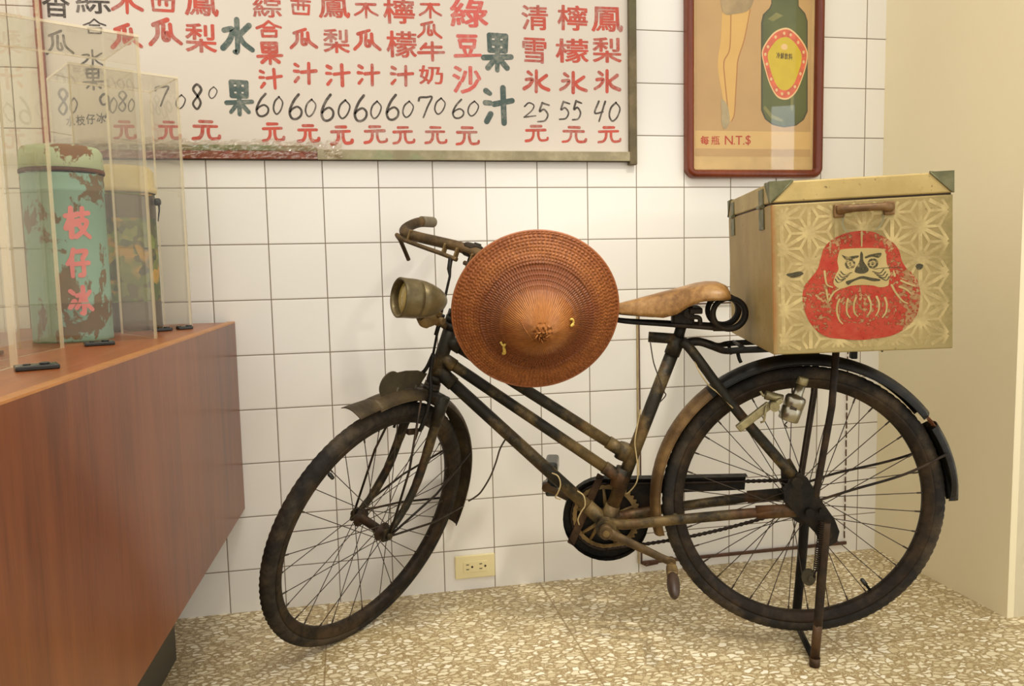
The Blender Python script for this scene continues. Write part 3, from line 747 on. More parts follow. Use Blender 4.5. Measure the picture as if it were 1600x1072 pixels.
def pic(name, mat, polys, lift):
    m = MB()
    for i, pl in enumerate(polys): m.prism(pl, po - V(0, lift + i * 1e-5, 0), X_, Z_, 0.0002)
    o = m.build(name, mat, pr); return o
def sm2(pl, n=5): return [tuple(p)[:2] for p in spline([(*q, 0) for q in pl], n, True)]
pic('background', 'print', [[(1.382, 1.336), (1.758, 1.336), (1.758, 2.03), (1.382, 2.03)]], 0.0002)
pic('caption_strip', 'print_strip', [[(1.382, 1.284), (1.758, 1.284), (1.758, 1.336), (1.382, 1.336)]], 0.0002)
pic('lower_band', 'print', [[(1.382, 1.262), (1.758, 1.262), (1.758, 1.284), (1.382, 1.284)]], 0.0002)
legL = [(1.4697, 1.70), (1.462, 1.60), (1.4535, 1.545), (1.4545, 1.505), (1.4645, 1.4553), (1.473, 1.4185), (1.4862, 1.4187), (1.4775, 1.49), (1.4723, 1.535), (1.4885, 1.5757), (1.4941, 1.70)]
legR = [(1.4941, 1.70), (1.4905, 1.5758), (1.4763, 1.5385), (1.4746, 1.4925), (1.4831, 1.4186), (1.4886, 1.372), (1.495, 1.365), (1.505, 1.3818), (1.5098, 1.4377), (1.5144, 1.52), (1.518, 1.55), (1.5375, 1.6049), (1.5554, 1.70)]
pic('leg_picture', 'skin', [sm2(legL), sm2(legR)], 0.0004)
m = MB()
for pl in ([(1.4941, 1.68), (1.4905, 1.5758), (1.4723, 1.5385), (1.4746, 1.4925), (1.4831, 1.4186), (1.4890, 1.372)], [(1.5554, 1.69), (1.5375, 1.6049), (1.5174, 1.545), (1.5135, 1.50), (1.5098, 1.4377), (1.506, 1.385), (1.497, 1.364)]):
    m.ribbon([tuple(p)[:2] for p in spline([(*q, 0) for q in pl], 6)], 0.0035, po, X_, Z_, 0.0008, caps=0)
m.build('leg_outline', 'skinline', pr)
pic('shorts_picture', 'shorts', [sm2([(1.4634, 1.76), (1.4636, 1.6934), (1.4738, 1.673), (1.4982, 1.673), (1.5553, 1.6917), (1.562, 1.76)])], 0.0011)
pic('shoe_picture', 'shoe', [sm2([(1.4626, 1.4219), (1.4655, 1.385), (1.4649, 1.3625), (1.4712, 1.3439), (1.4814, 1.3441), (1.4916, 1.3666), (1.4842, 1.4093), (1.4708, 1.4258)])], 0.0011)
bot = [(1.6231, 1.80), (1.6234, 1.7092), (1.6173, 1.6961), (1.5967, 1.6768), (1.5907, 1.6527), (1.5931, 1.3982), (1.6059, 1.372), (1.6313, 1.3554), (1.6695, 1.3484), (1.7098, 1.3546), (1.7353, 1.3721), (1.7477, 1.397), (1.7436, 1.6622), (1.7349, 1.6861), (1.7134, 1.7056), (1.7087, 1.80)]
pic('bottle_outline', 'p_bottle_dk', [bot], 0.0003)
inset = [(1.67 + (x - 1.67) * 0.93, 1.56 + (z - 1.56) * 0.985) for x, z in bot]
pic('bottle_picture', 'p_bottle', [inset], 0.0006)
pic('bottle_shine', 'p_bottle_hi', [[(1.612, 1.664), (1.640, 1.684), (1.662, 1.676), (1.630, 1.658)], [(1.60, 1.405), (1.625, 1.375), (1.665, 1.364), (1.665, 1.372), (1.630, 1.386), (1.606, 1.412)], [(1.690, 1.47), (1.702, 1.47), (1.698, 1.40), (1.690, 1.40)]], 0.0008)
lab = [(1.6659, 1.6407), (1.6912, 1.6361), (1.7211, 1.6111), (1.7428, 1.5781), (1.7433, 1.5444), (1.7312, 1.5026), (1.7105, 1.4569), (1.6854, 1.4337), (1.66, 1.4314), (1.6388, 1.4441), (1.6174, 1.4811), (1.6002, 1.5328), (1.5936, 1.5661), (1.6038, 1.5923), (1.6326, 1.6266)]
scl = lambda pl, k: [(1.667 + (x - 1.667) * k, 1.537 + (z - 1.537) * k) for x, z in pl]
pic('label_border', 'l_orange', [sm2(lab, 4)], 0.0009)
pic('label_ring', 'l_red', [sm2(scl(lab, .95), 4)], 0.0011)
pic('label_field', 'l_yel', [sm2(scl(lab, .74), 4)], 0.0013)
m = MB(); rg = sm2(scl(lab, .845), 4)
for k in range(0, len(rg), 4): m.sphere(po + V(rg[k][0], -0.0014, rg[k][1]), 0.0045, 0, 8, 4, (1, .05, 1.1))
m.sphere(po + V(1.667, -0.0014, 1.585), 0.012, 0, 12, 6, (1, .03, .8))
m.build('label_mark', 'l_orange', pr)
m = MB()
for i, ch in enumerate('冷鮮飲料'): put_char(m, ch, 1.6475 + i * 0.0135 - .0005, 1.5595 - i * .0008, 0.0125, 0.019, po, X_, Z_, 0.0016, bold=.03, strokes=False)
m.build('label_lettering', 'l_ink', pr)
m = MB()
for i, ch in enumerate('每瓶'): put_char(m, ch, 1.4115 + i * 0.0345, 1.308, 0.027, 0.026, po, X_, Z_, 0.0009, bold=.022 - i * .015, strokes=False)
for ch, cx, w in (('N', 1.489, .026), ('.', 1.5065, .004), ('T', 1.5215, .022), ('.', 1.5375, .004), ('$', 1.5515, .017)):
    h = .026 if ch != '.' else .004
    put_char(m, ch, cx, 1.309 + (0 if ch != '.' else -.011), w, h * (1.15 if ch == '$' else 1), po, X_, Z_, 0.0009, bold=.004, strokes=False)
m.build('caption_lettering', 'l_cap', pr)
m = MB(); m.box((1.570, -0.0145, 1.63), (0.405, 0.002, 0.83)); pf_build(m, 'glass_pane', m_glass())

# ------------------------------------------------------------------ display counter
ca = math.atan(0.056); cu = V(math.sin(ca) * -1, -math.cos(ca), 0); cn = V(math.cos(ca), -math.sin(ca), 0)   # along the front, out of the front
dc = empty('display_counter', Matrix.Translation((0.0, -1.0, 0.0)))
tag(dc, 'long reddish-brown wooden display counter along the left side', 'counter')
L = 2.05; c0 = V(0.053, -0.004, 0)
def dcb(m, n, mt): return at(m.build(n, mt, dc))
def slab(m, z0, z1, d0, d1, l0, l1, mi=0, bev=0.0):
    m.box(c0 + cu * (l0 + l1) / 2 - cn * (d0 + d1) / 2 + Z_ * (z0 + z1) / 2, (d1 - d0, l1 - l0, z1 - z0), (cn, -cu, Z_), mi, bev)
m = MB(); slab(m, 0.297, 0.8115, 0.0, 0.018, 0.0, L); dcb(m, 'front_panel', 'veneer')
m = MB(); slab(m, 0.797, 0.815, 0.0185, 0.62, 0.034, L); slab(m, 0.297, 0.315, 0.0185, 0.62, 0.034, L); slab(m, 0.315, 0.797, 0.60, 0.62, 0.034, L); dcb(m, 'carcass', 'veneer_top')
m = MB(); slab(m, 0.8116, 0.815, 0.0, 0.0185, 0.0, L); dcb(m, 'edge_band', 'veneer_edge')
m = MB(); slab(m, 0.0, 0.297, 0.135, 0.60, 0.25, L); dcb(m, 'plinth', 'plinth')

# ------------------------------------------------------------------ clear covers on the counter
ZT = 0.8152
def cover(nr, ang, w, d, ztop, label, th=.005):
    """nr = near right corner, ang = direction of the width edge"""
    a = math.radians(ang); u = V(math.cos(a), math.sin(a), 0); v = V(-math.sin(a), math.cos(a), 0); nr = V(nr[0], nr[1], 0)
    fl = nr - u * w; h = ztop - ZT
    root = empty('acrylic_cover', basis(u, v, Z_, fl + Z_ * ZT))
    tag(root, label, 'display cover', 'clear acrylic covers on the counter')
    def panel(c, sz, name, thin):
        m = MB(); c = Vector(c); hx, hy, hz = (k / 2 for k in sz)
        vs = [c + V(sx * hx, sy * hy, sz_ * hz) for sx in (-1, 1) for sy in (-1, 1) for sz_ in (-1, 1)]
        fa = {'x-': (0, 1, 3, 2), 'x+': (4, 6, 7, 5), 'y-': (0, 4, 5, 1), 'y+': (2, 3, 7, 6), 'z-': (0, 2, 6, 4), 'z+': (1, 5, 7, 3)}
        for k, f in fa.items(): m.add([vs[i] for i in f], [(0, 1, 2, 3)], 0 if k[0] == thin else 1)
        m.build(name, ['acrylic', 'acrylic_edge'], root)
    panel((w / 2, th / 2, h / 2), (w, th, h), 'front_pane', 'y'); panel((w / 2, d - th / 2, h / 2), (w, th, h), 'back_pane', 'y')
    panel((th / 2, d / 2, h / 2), (th, d - 2 * th - .0004, h), 'side_pane', 'x'); panel((w - th / 2, d / 2, h / 2), (th, d - 2 * th - .0004, h), 'side_pane', 'x')
    panel((w / 2, d / 2, h + th / 2 + .0002), (w, d, th), 'top_pane', 'z')
    return root
cover((-0.018, -0.216), 30, 0.235, 0.195, 1.405, 'clear acrylic cover over the green flowered ice can, nearest the tiled wall')
cover((-0.036, -0.510), 30, 0.250, 0.235, 1.420, 'clear acrylic cover over the chipped mint ice can')
cover((-0.202, -0.905), -8, 0.250, 0.250, 1.600, 'tall empty clear acrylic cover beside the mint can cover')
cover((-0.139, -1.235), 0, 0.250, 0.280, 1.169, 'lowest clear acrylic cover at the left edge, mostly cut off', .008)

def rubber(x, y, ang, label, w=0.036, l=0.052):
    a = math.radians(ang); u = V(math.cos(a), math.sin(a), 0); v = V(-math.sin(a), math.cos(a), 0)
    root = empty('rubber_stop', basis(u, v, Z_, (x, y, ZT)))
    tag(root, label, 'stop', 'black stops holding the acrylic covers')
    m = MB(); m.box((0, 0, 0.0035), (l, w, 0.007), bevel=0.0018); m.build('pad', 'clip', root)
    m = MB(); m.cyl((0.010, 0, 0.0068), (0.010, 0, 0.0094), 0.007, 12); m.cyl((-0.012, 0.004, 0.0068), (-0.012, 0.004, 0.0084), 0.005, 10); m.build('screw_cap', 'clip', root)
rubber(-0.072, -0.288, 30, 'black rubber stop on the counter below the cover nearest the tiled wall', .024, .040)
rubber(-0.030, -0.252, 30, 'black rubber stop on the counter closest to the tiled wall', .022, .034)
rubber(-0.116, -0.625, 20, 'black rubber stop in front of the mint can cover')
rubber(-0.094, -1.012, 24, 'largest black rubber stop nearest the camera, at the left edge', .038, .056)
rubber(-0.262, -0.760, 8, 'black rubber stop seen inside the tall empty acrylic cover')

# ------------------------------------------------------------------ old ice cans
def ring_can(root, prof, name, mat, seg=48):
    m = MB(); m.lathe(prof, (0, 0, 0), Z_, X_, Y_, seg); return m.build(name, mat, root)
c1 = empty('ice_can', Matrix.Translation((-0.207, -0.468, ZT)))
tag(c1, 'tall chipped mint-green ice can with pink characters inside an acrylic cover', 'can')
R1 = 0.0745
ring_can(c1, [(0.001, 0.0), (R1, 0.0), (R1, 0.004), (R1, 0.075), (R1 + .0015, 0.078), (R1, 0.081), (R1, 0.300), (R1 + .002, 0.303), (R1, 0.306), (R1 + .0015, 0.318), (R1, 0.330), (R1 + .0015, 0.336), (0.001, 0.338)], 'body', 'mint')
ring_can(c1, [(R1 + .001, 0.3385), (R1 + .004, 0.339), (R1 + .004, 0.345), (R1 + .002, 0.346)], 'rim_band', 'rustband')
ring_can(c1, [(R1 + .001, 0.3465), (R1 + .0028, 0.348), (R1 + .0005, 0.382), (R1 - .004, 0.390), (R1 - .012, 0.392), (0.001, 0.394)], 'lid', 'mint_lid')
m = MB(); acam = math.atan2(-2.294 + 0.468, 0.349 + 0.207) + math.radians(13)
def onto(R):
    def f(a, b):
        an = acam + a / R
        return V(math.cos(an) * (R + .0009), math.sin(an) * (R + .0009), b)
    return f
for ch, zc, w, h in (('枝', 0.238, .050, .066), ('仔', 0.158, .044, .062), ('冰', 0.084, .046, .060)):
    put_char(m, ch, 0.004 if ch == '枝' else 0.0, zc, w, h, (0, 0, 0), X_, Z_, 0, sw=.20, warp=onto(R1))
m.build('lettering', 'pink', c1)

c2 = empty('ice_can', Matrix.Translation((-0.172, -0.186, ZT)))
tag(c2, 'green flower-painted ice can with cream lid behind the mint can', 'can')
R2 = 0.078
ring_can(c2, [(0.001, 0.0), (R2, 0.0), (R2, 0.07), (R2 + .0005, 0.072), (R2 + .0005, 0.26), (R2, 0.262), (R2, 0.322), (0.001, 0.324)], 'body', 'flower')
ring_can(c2, [(R2 + .001, 0.004), (R2 + .001, 0.068)], 'foot_band', 'darkband'); ring_can(c2, [(R2 + .0012, 0.264), (R2 + .0012, 0.318)], 'neck_band', 'darkband')
ring_can(c2, [(R2 + .003, 0.3245), (R2 + .006, 0.327), (R2 + .006, 0.336), (R2 + .002, 0.340), (R2 + .001, 0.375), (R2 - .008, 0.386), (0.001, 0.390)], 'lid', 'cream_lid')
m = MB(); m.lathe([(.001, 0), (.008, 0), (.009, .004), (.009, .010), (.006, .013), (.001, .014)], (R2 + .004, -0.012, 0.304), X_, Y_, Z_, 14)
m.tube([(R2 + .013, -.013, .300), (R2 + .013, -.013, .285), (R2 + .009, -.014, .258)], [.0028, .0012], 8)
m.build('side_knob', 'clip', c2)

# ------------------------------------------------------------------ the bicycle
E1 = V(-0.95147847, 0.30771533, 0.0); E2 = V(-0.30751514, -0.95085945, -0.03606595); E3 = V(-0.01109804, -0.03431597, 0.99934941)
O3 = V(1.40983221, -0.54768534, 0.01952261)
FLOORZ = -0.0195                       # the floor under the bicycle, in the bicycle's own frame (x forward, y to its left, z up)
bike = empty('bicycle', basis(E1, E2, E3, O3))
tag(bike, 'old rusty black bicycle on its stand against the white tiled wall', 'bicycle')
EPS, DLT = 0.3473, 1.0905              # head angle and how far the bars are turned
Kx = V(-math.sin(EPS), 0, math.cos(EPS)); Pf = V(math.cos(EPS), 0, math.sin(EPS))
PR = Pf * math.cos(DLT) + Y_ * math.sin(DLT); AR = Kx.cross(PR); HB = V(0.8651, 0, 0.72)
def F(p, a, k): return HB + PR * p + AR * a + Kx * k
RAKE, KZ = 0.0656, 0.4618
LAT = lambda pts, y: [V(a, y, b) for a, b in pts]

# frame -----------------------------------------------------------------
HT = lambda k: HB + Kx * k
BB = V(0.468, 0, 0.287); STOP = V(0.2915, 0, 0.752); AX = V(0, 0, 0.35)
m = MB()
m.cyl(HT(-0.080), HT(0.085), 0.0175, 20)
for k, r, h in ((-0.086, .0205, .012), (-0.068, .0195, .014), (0.070, .0195, .014), (0.088, .0205, .012)): m.cyl(HT(k - h / 2), HT(k + h / 2), r, 20)
m.tube([HT(-0.045), BB], .0160, 16)
mt_a, mt_b = HT(-0.012), V(0.434, 0, 0.405); ut_a, ut_b = HT(0.034), V(0.424, 0, 0.470)
m.tube([mt_a, mt_b], .0142, 14); m.tube([ut_a, ut_b], .0142, 14)
m.tube([BB, STOP], .0162, 16)
st = (STOP - BB).normalized()
for q, t, rr, l in ((mt_b, (mt_a - mt_b), .0166, .045), (ut_b, (ut_a - ut_b), .0166, .045), (BB, (HT(-0.045) - BB), .0184, .065), (mt_a, (mt_b - mt_a), .0166, .04), (ut_a, (ut_b - ut_a), .0166, .04), (HT(-0.045), (BB - HT(-0.045)), .0186, .055)):
    t = t.normalized(); m.cyl(q, q + t * l, rr, 16)
for c, l in ((mt_b, .05), (ut_b, .04)): m.cyl(c - st * l / 2 - V(.002, 0, 0), c + st * l / 2 - V(.002, 0, 0), .0188, 16)
m.cyl(BB, BB + st * 0.05, .0185, 16); m.cyl(STOP - st * .045, STOP, .0186, 16)
m.cyl(BB - Y_ * .036, BB + Y_ * .036, .0225, 20); m.cyl(BB + Y_ * .036, BB + Y_ * .044, .0255, 20); m.cyl(BB - Y_ * .044, BB - Y_ * .036, .0255, 20)
for s in (1, -1):
    # chain stays
    m.tube(spline([BB + V(-.01, s * .018, .008), V(.42, s * .032, .296), V(.30, s * .044, .314), V(.12, s * .056, .338), V(.0, s * .062, .350)], 6), [.0125] * 18 + [.0118] * 7, 12)
    m.tube([V(.115, s * .056, .339), V(.0, s * .062, .349)], [.017, .0165], 12, flat=.7)
    # seat stays
    m.tube(spline([STOP + V(-.008, s * .012, -.012), V(.262, s * .026, .722), V(.165, s * .052, .588), V(.03, s * .061, .425)], 6), .0118, 12)
    m.prism([(.036, .43), (.012, .438), (-.024, .372), (-.030, .345), (.0, .325), (.03, .338)], V(0, s * .062 - .003, 0), X_, Z_, -0.006)
m.cyl(V(.30, -.03, .311), V(.30, .03, .311), .010, 12)
m.cyl(V(.190, -.045, .622), V(.190, .045, .622), .008, 12)
m.cyl(V(.362, 0, .7535), V(.285, 0, .747), .0128, 14)
fr = m.build('frame', 'frame', bike)

# saddle post and clamp
m = MB(); m.cyl(STOP - st * .01, V(.281, 0, .790), .0128, 14); m.box((.282, 0, .797), (.052, .046, .040), bevel=.006); m.cyl((.27, -.034, .812), (.27, .034, .812), .012, 12); m.box((.255, 0, .818), (.03, .09, .014), bevel=.003)
m.build('seat_post', 'blackiron', bike)

# saddle ------------------------------------------------------------------
sad = empty('saddle'); sad.parent = bike
secs = [(.181, .076, .866, .848), (.186, .086, .876, .847), (.200, .094, .8825, .846), (.225, .093, .8835, .846), (.250, .083, .880, .842), (.275, .067, .874, .830), (.300, .054, .868, .812), (.330, .044, .861, .803),
        (.370, .035, .851, .806), (.405, .028, .842, .810), (.435, .023, .835, .813), (.458, .019, .829, .815), (.468, .012, .825, .816)]
m = MB(); n = 22; vs = []
for x, w, zt, zl in secs:
    for k in range(n + 1):
        a = PI * k / n; c, s_ = math.cos(a), math.sin(a); cc = math.copysign(abs(c) ** .62, c)
        vs.append((x, w * cc, zl + (zt - zl) * (s_ ** .8)))
    for k in range(n + 1):
        a = PI * (n - k) / n; c, s_ = math.cos(a), math.sin(a); cc = math.copysign(abs(c) ** .62, c)
        vs.append((x, (w - .004) * cc, zl + (zt - .005 - zl) * (s_ ** .8)))
K = 2 * (n + 1)
fs = [(i * K + k, i * K + (k + 1) % K, (i + 1) * K + (k + 1) % K, (i + 1) * K + k) for i in range(len(secs) - 1) for k in range(K)]
m.add(vs, fs, 0, True); m.add([vs[k] for k in range(K)], [tuple(range(K - 1, -1, -1))]); m.add(vs[-K:], [tuple(range(K))])
m.build('seat_cover', 'leather', sad)
m = MB()
m.tube(spline([(.455, .0, .817), (.40, .012, .812), (.33, .016, .808), (.26, .03, .822)], 6), .006, 8)
m.box((.225, 0, .846), (.02, .15, .008), bevel=.002)
for s in (1, -1):
    m.tube(spline([(.46, 0, .802), (.42, s * .012, .793), (.33, s * .022, .786), (.25, s * .032, .780), (.21, s * .037, .7765)], 6), .0055, 8)
m.build('saddle_rail', 'blackiron', sad)
for s in (1, -1):
    m = MB(); pts = []
    for k in range(0, 50):
        a = -PI / 2 - 2 * PI * k / 33.0; y = s * (.038 + .013 * k / 33.0)
        pts.append((.181 + .0365 * math.cos(a), y, .8115 + .0355 * math.sin(a)))
    pts = [(.215, s * .037, .7762), (.198, s * .0375, .776)] + pts + [(.205, s * .058, .850), (.235, s * .058, .850)]
    m.tube(pts, .0066, 10); m.build('spring', 'blackiron', sad)
m = MB(); m.tube(spline([(.268, .03, .800), (.258, .03, .803), (.246, .03, .800), (.244, .03, .785), (.2435, .03, .778)], 5), .0055, 8); m.build('hook', 'blackiron', sad)

# wheels ------------------------------------------------------------------
RM, RT = 0.3118, 0.018
def wheel(name, c, ex, ez, ey, nsp, hubw, valve, fork_end):
    root = empty(name); root.parent = bike
    prof = [(RM + RT * math.cos(math.radians(a)), RT * math.sin(math.radians(a))) for a in range(-135, 136, 15)]
    def tread(an, j, r, h):
        A = math.degrees(math.atan2(h, r - RM))
        if abs(A) < 52:
            lug = 0.0011 if (int(an / (2 * PI) * 220 + abs(A) / 26.0) % 2 == 0) else -0.0004
            if abs(A) > 40 : lug *= .6
            k = 1 + lug / RT; return RM + (r - RM) * k, h * k
        return r, h
    m = MB(); m.lathe(prof, c, ey, ex, ez, 440, fn=tread); m.build('tyre', 'tyre', root)
    rp = [(.3035, .0145), (.3035, .0165), (.2985, .0168), (.2935, .0140), (.2830, .0115), (.2790, .0060), (.2782, 0), (.2790, -.0060), (.2830, -.0115), (.2935, -.0140), (.2985, -.0168), (.3035, -.0165), (.3035, -.0145), (.2955, -.012), (.2880, 0), (.2955, .012)]
    m = MB(); m.lathe(rp, c, ey, ex, ez, 120, closed_prof=True); m.build('rim', 'rim', root)
    hw = hubw / 2
    m = MB(); m.lathe([(.0035, -hw - .022), (.0048, -hw - .022), (.0048, -hw - .006), (.013, -hw - .006), (.013, -hw), (.024, -hw), (.0245, -hw + .003), (.014, -hw + .006), (.0115, -hw + .012), (.0115, hw - .012), (.014, hw - .006), (.0245, hw - .003), (.024, hw), (.013, hw), (.013, hw + .006), (.0048, hw + .006), (.0048, hw + .022), (.0035, hw + .022)], c, ey, ex, ez, 24)
    m.build('hub', 'darkrust', root)
    m = MB()
    for i in range(nsp):
        sd = 1 if i % 2 else -1; ar = 2 * PI * (i + .5) / nsp; lead = 1 if (i // 2) % 2 else -1
        ah = ar + lead * math.radians(62)
        p0 = c + (ex * math.cos(ah) + ez * math.sin(ah)) * .0215 + ey * sd * (hw - .0015)
        p1 = c + (ex * math.cos(ar) + ez * math.sin(ar)) * .279 + ey * sd * .003
        m.tube([p0, p1], .00115, 5, cap=False); m.tube([p1 + (p0 - p1).normalized() * .013, p1], .0021, 5, cap=False)
    m.build('spokes', 'wire', root)
    av = valve; d = ex * math.cos(av) + ez * math.sin(av)
    m = MB(); m.tube([c + d * .2785, c + d * .262, c + d * .2615, c + d * .245, c + d * .243], [.0036, .0036, .0052, .0050, .0022], 10); m.build('valve', 'clip', root)
    return root
wheel('rear_wheel', AX, X_, Z_, Y_, 36, .074, math.radians(-127), None)
FC = F(RAKE, 0, -KZ)
wheel('front_wheel', FC, PR, Kx, AR, 32, .078, math.radians(38), None)

# fork + steering parts -----------------------------------------------------
m = MB()
m.box(F(.004, 0, -.112), (.040, .094, .030), (PR, AR, Kx), bevel=.008); m.cyl(F(0, 0, -.10), F(0, 0, -.088), .021, 18)
for s in (1, -1):
    pts = spline([F(.002, s * .044, -.105), F(.0, s * .046, -.18), F(.0, s * .048, -.26), F(.006, s * .050, -.34), F(.026, s * .052, -.405), F(.050, s * .054, -.443), F(RAKE, s * .055, -KZ)], 6)
    m.tube(pts, [.0150] * 6 + [.0138] * 6 + [.0125] * 6 + [.0115] * 6 + [.0100] * 6 + [.0088] * 7, 14, flat=.82, up=PR.copy())
    m.tube([F(.002, s * .045, -.10), F(.0, s * .046, -.175)], [.0185, .0160], 14, flat=.85, up=PR.copy())
    m.box(F(RAKE + .002, s * .056, -KZ), (.028, .006, .034), (PR, AR, Kx), bevel=.005)
    m.cyl(F(RAKE, s * .058, -KZ), F(RAKE, s * .067, -KZ), .0095, 6)
m.build('fork', 'frame', bike)
m = MB(); m.cyl(F(0, 0, .09), F(0, 0, .262), .0125, 16); m.cyl(F(0, 0, .095), F(0, 0, .110), .019, 6); m.box(F(.012, 0, .263), (.05, .036, .034), (PR, AR, Kx), bevel=.009); m.cyl(F(0, 0, .262), F(0, 0, .283), .009, 12)
m.build('stem', 'blackiron', bike)
hb = empty('handlebar'); hb.parent = bike
side = [(.026, .03, .261), (.030, .08, .256), (.031, .15, .248), (.028, .195, .2445), (.013, .222, .2475), (-.014, .2345, .260), (-.056, .240, .276), (-.112, .243, .2845)]
def barpath(s): return [F(p, s * a, k) for p, a, k in side]
m = MB(); full = spline(list(reversed(barpath(1))) + barpath(-1), 7); m.tube(full, .0132, 16); m.build('bar', 'bar', hb)
for s in (1, -1):
    seg = spline([F(-.062, s * .2393, .2793), F(-.085, s * .241, .282), F(-.110, s * .243, .2845), F(-.1165, s * .2435, .285)], 4)
    m = MB(); m.tube(seg, [.0142] * 10 + [.013, .0125, .010], 16); m.build('grip', 'grip', hb)
def lever(s, hook):
    m = MB()
    pts = [F(.046, s * .012, .232), F(.047, s * .06, .232), F(.046, s * .12, .230), F(.044, s * .19, .229), F(.040, s * .216, .2335), F(.030, s * .224, .230)]
    if hook: pts += [F(.014, s * .226, .222), F(-.012, s * .225, .200), F(-.038, s * .223, .176)]
    m.tube(spline(pts, 6), .0056, 10); m.build('brake_lever', 'bar', hb)
    for a in (.178, .062, .024):
        m = MB(); m.box(F(.038, s * a, .243), (.016, .006, .032), (PR, AR, Kx), bevel=.003); m.build('lever_clip', 'brass', hb)
lever(-1, True); lever(1, False)
m = MB(); m.tube([F(.047, -.03, .232), F(.050, -.022, .205), F(.052, -.012, .19), F(.056, .004, .07), F(.053, .012, .0)], [.006, .0055, .0032, .0032, .0032], 8)
m.cyl(F(.0555, .003, .082), F(.0555, .0025, .098), .0085, 12); m.cyl(F(.055, .004, .045), F(.0555, .003, .083), .0052, 10)
m.tube(spline([F(.053, .012, 0), F(.050, .02, -.05), F(.048, .034, -.085), F(.047, .042, -.13), F(.050, .043, -.175), F(.048, .040, -.190)], 5), .0048, 8)
m.tube(spline([F(.053, .012, 0), F(.050, .0, -.05), F(.048, -.034, -.085), F(.047, -.042, -.13), F(.050, -.043, -.185)], 5), .0048, 8)
m.build('brake_rod', 'blackiron', bike)
for s in (1, -1):
    m = MB(); m.box(F(.062, s * .030, -.196), (.036, .012, .014), (PR, AR, Kx), bevel=.003); m.cyl(F(.05, s * .036, -.186), F(.05, s * .036, -.215), .0035, 8); m.build('brake_shoe', 'darkrust', bike)
# head lamp ------------------------------------------------------------------
hl = empty('headlamp'); hl.parent = bike
LA = (PR - Kx * .15 - AR * .46).normalized(); LU = (Kx + PR * .14).normalized(); LS = LA.cross(LU); LC = F(.158, .0, .127)
m = MB(); m.lathe([(.001, -.073), (.010, -.071), (.020, -.064), (.029, -.051), (.037, -.033), (.0420, -.016), (.0443, -.001), (.0432, .0), (.0432, .0012), (.0446, .0016), (.0454, .010), (.0456, .030), (.0460, .040), (.0464, .047), (.0440, .049), (.0400, .046), (.0385, .040), (.0385, .030)], LC, LA, LU, LS, 40)
m.build('shell', 'lampbody', hl)
m = MB(); m.lathe([(.0384, .031), (.030, .035), (.018, .038), (.001, .039)], LC, LA, LU, LS, 32); m.build('lens', 'lens', hl)
m = MB(); m.tube(spline([F(.128, 0, .088), F(.112, 0, .076), F(.092, 0, .076), F(.074, 0, .083), F(.062, 0, .079), F(.024, 0, .068)], 5), [.016, .0155, .013, .0135, .012, .009], 12, flat=.7); m.cyl(F(.064, -.02, .085), F(.064, .02, .085), .0085, 10); m.box(F(.07, 0, .098), (.014, .02, .012), (PR, AR, Kx), bevel=.002)
m.build('bracket', 'brass', hl)

# mudguards -------------------------------------------------------------------
def guard(name, c, ex, ez, ey, R, a0, a1, w, crown, parent, mat, split=None, skirt=0.0):
    n = max(8, int((a1 - a0) / .035)); prof = [(R - skirt, -w - .0012)] if skirt else []
    for k in range(13):
        y = -w + 2 * w * k / 12; prof.append((R + crown * (1 - (y / w) ** 2), y))
    if skirt: prof.append((R - skirt, w + .0012))
    inner = [(r - .0016, y) for r, y in reversed(prof)]
    m = MB(); m.lathe(prof + inner, c, ey, ex, ez, n, a0, a1, closed_prof=True)
    for s in (1, -1): m.lathe([(R - skirt + .0018 * math.cos(t), s * (w + (.0012 if skirt else 0)) + .0018 * math.sin(t)) for t in (0, PI / 2, PI, 3 * PI / 2)], c, ey, ex, ez, n, a0, a1, closed_prof=True)
    if split:
        nf = len(m.f)
        for i, f in enumerate(m.f):
            q = Vector(m.v[f[0]]) - Vector(c); an = math.atan2(q.dot(ez), q.dot(ex))
            m.mi[i] = 1 if an < split else 0
    return m.build(name, mat, parent)
D = math.radians
rf = empty('rear_mudguard'); rf.parent = bike
guard('guard_blade', AX, X_, Z_, Y_, .3485, D(-14), D(142), .029, .012, rf, ['fender', 'rust_tan'], D(49), .011)
gf = guard('guard_flap', AX, X_, Z_, Y_, .3485, D(147), D(179), .029, .012, rf, 'fender', None, .011)
for q in gf.data.vertices:      # the tail tapers to a rounded point
    an = math.degrees(math.atan2(q.co.z - .35, q.co.x)) % 360
    if an > 168: q.co.y *= max(.25, 1 - ((an - 168) / 11.5) ** 1.6 * .8)
m = MB(); rr = .357
for k in range(9):
    a = D(139 + k * 1.4); 
vs = []; nn = 14
for i in range(nn + 1):
    for j in range(7):
        a = D(138.5 + 10.5 * i / nn); y = -.022 + .046 * j / 6; r = .3555 - .004 * abs(y / .029) - .002 + .004 * noise.noise((i * .9, j * 1.1, 2.0))
        vs.append(AX + X_ * math.cos(a) * r + Z_ * math.sin(a) * r + Y_ * y)
m.add(vs, [(i * 7 + j, (i + 1) * 7 + j, (i + 1) * 7 + j + 1, i * 7 + j + 1) for i in range(nn) for j in range(6)], 0, True)
m.build('patch', 'strawrim', rf)
for s in (1, -1):
    m = MB(); m.tube(spline([V(-.02, s * .066, .372), V(-.10, s * .066, .40), V(-.22, s * .054, .435), V(-.318, s * .034, .478)], 5), .0032, 8); m.build('mudguard_stay', 'darkrust', rf)
ff = empty('front_mudguard'); ff.parent = bike
guard('guard_blade', FC, PR, Kx, AR, .3555, D(67.5), D(188), .028, .012, ff, 'fender_front', None, .006)
vs = []
m = MB()
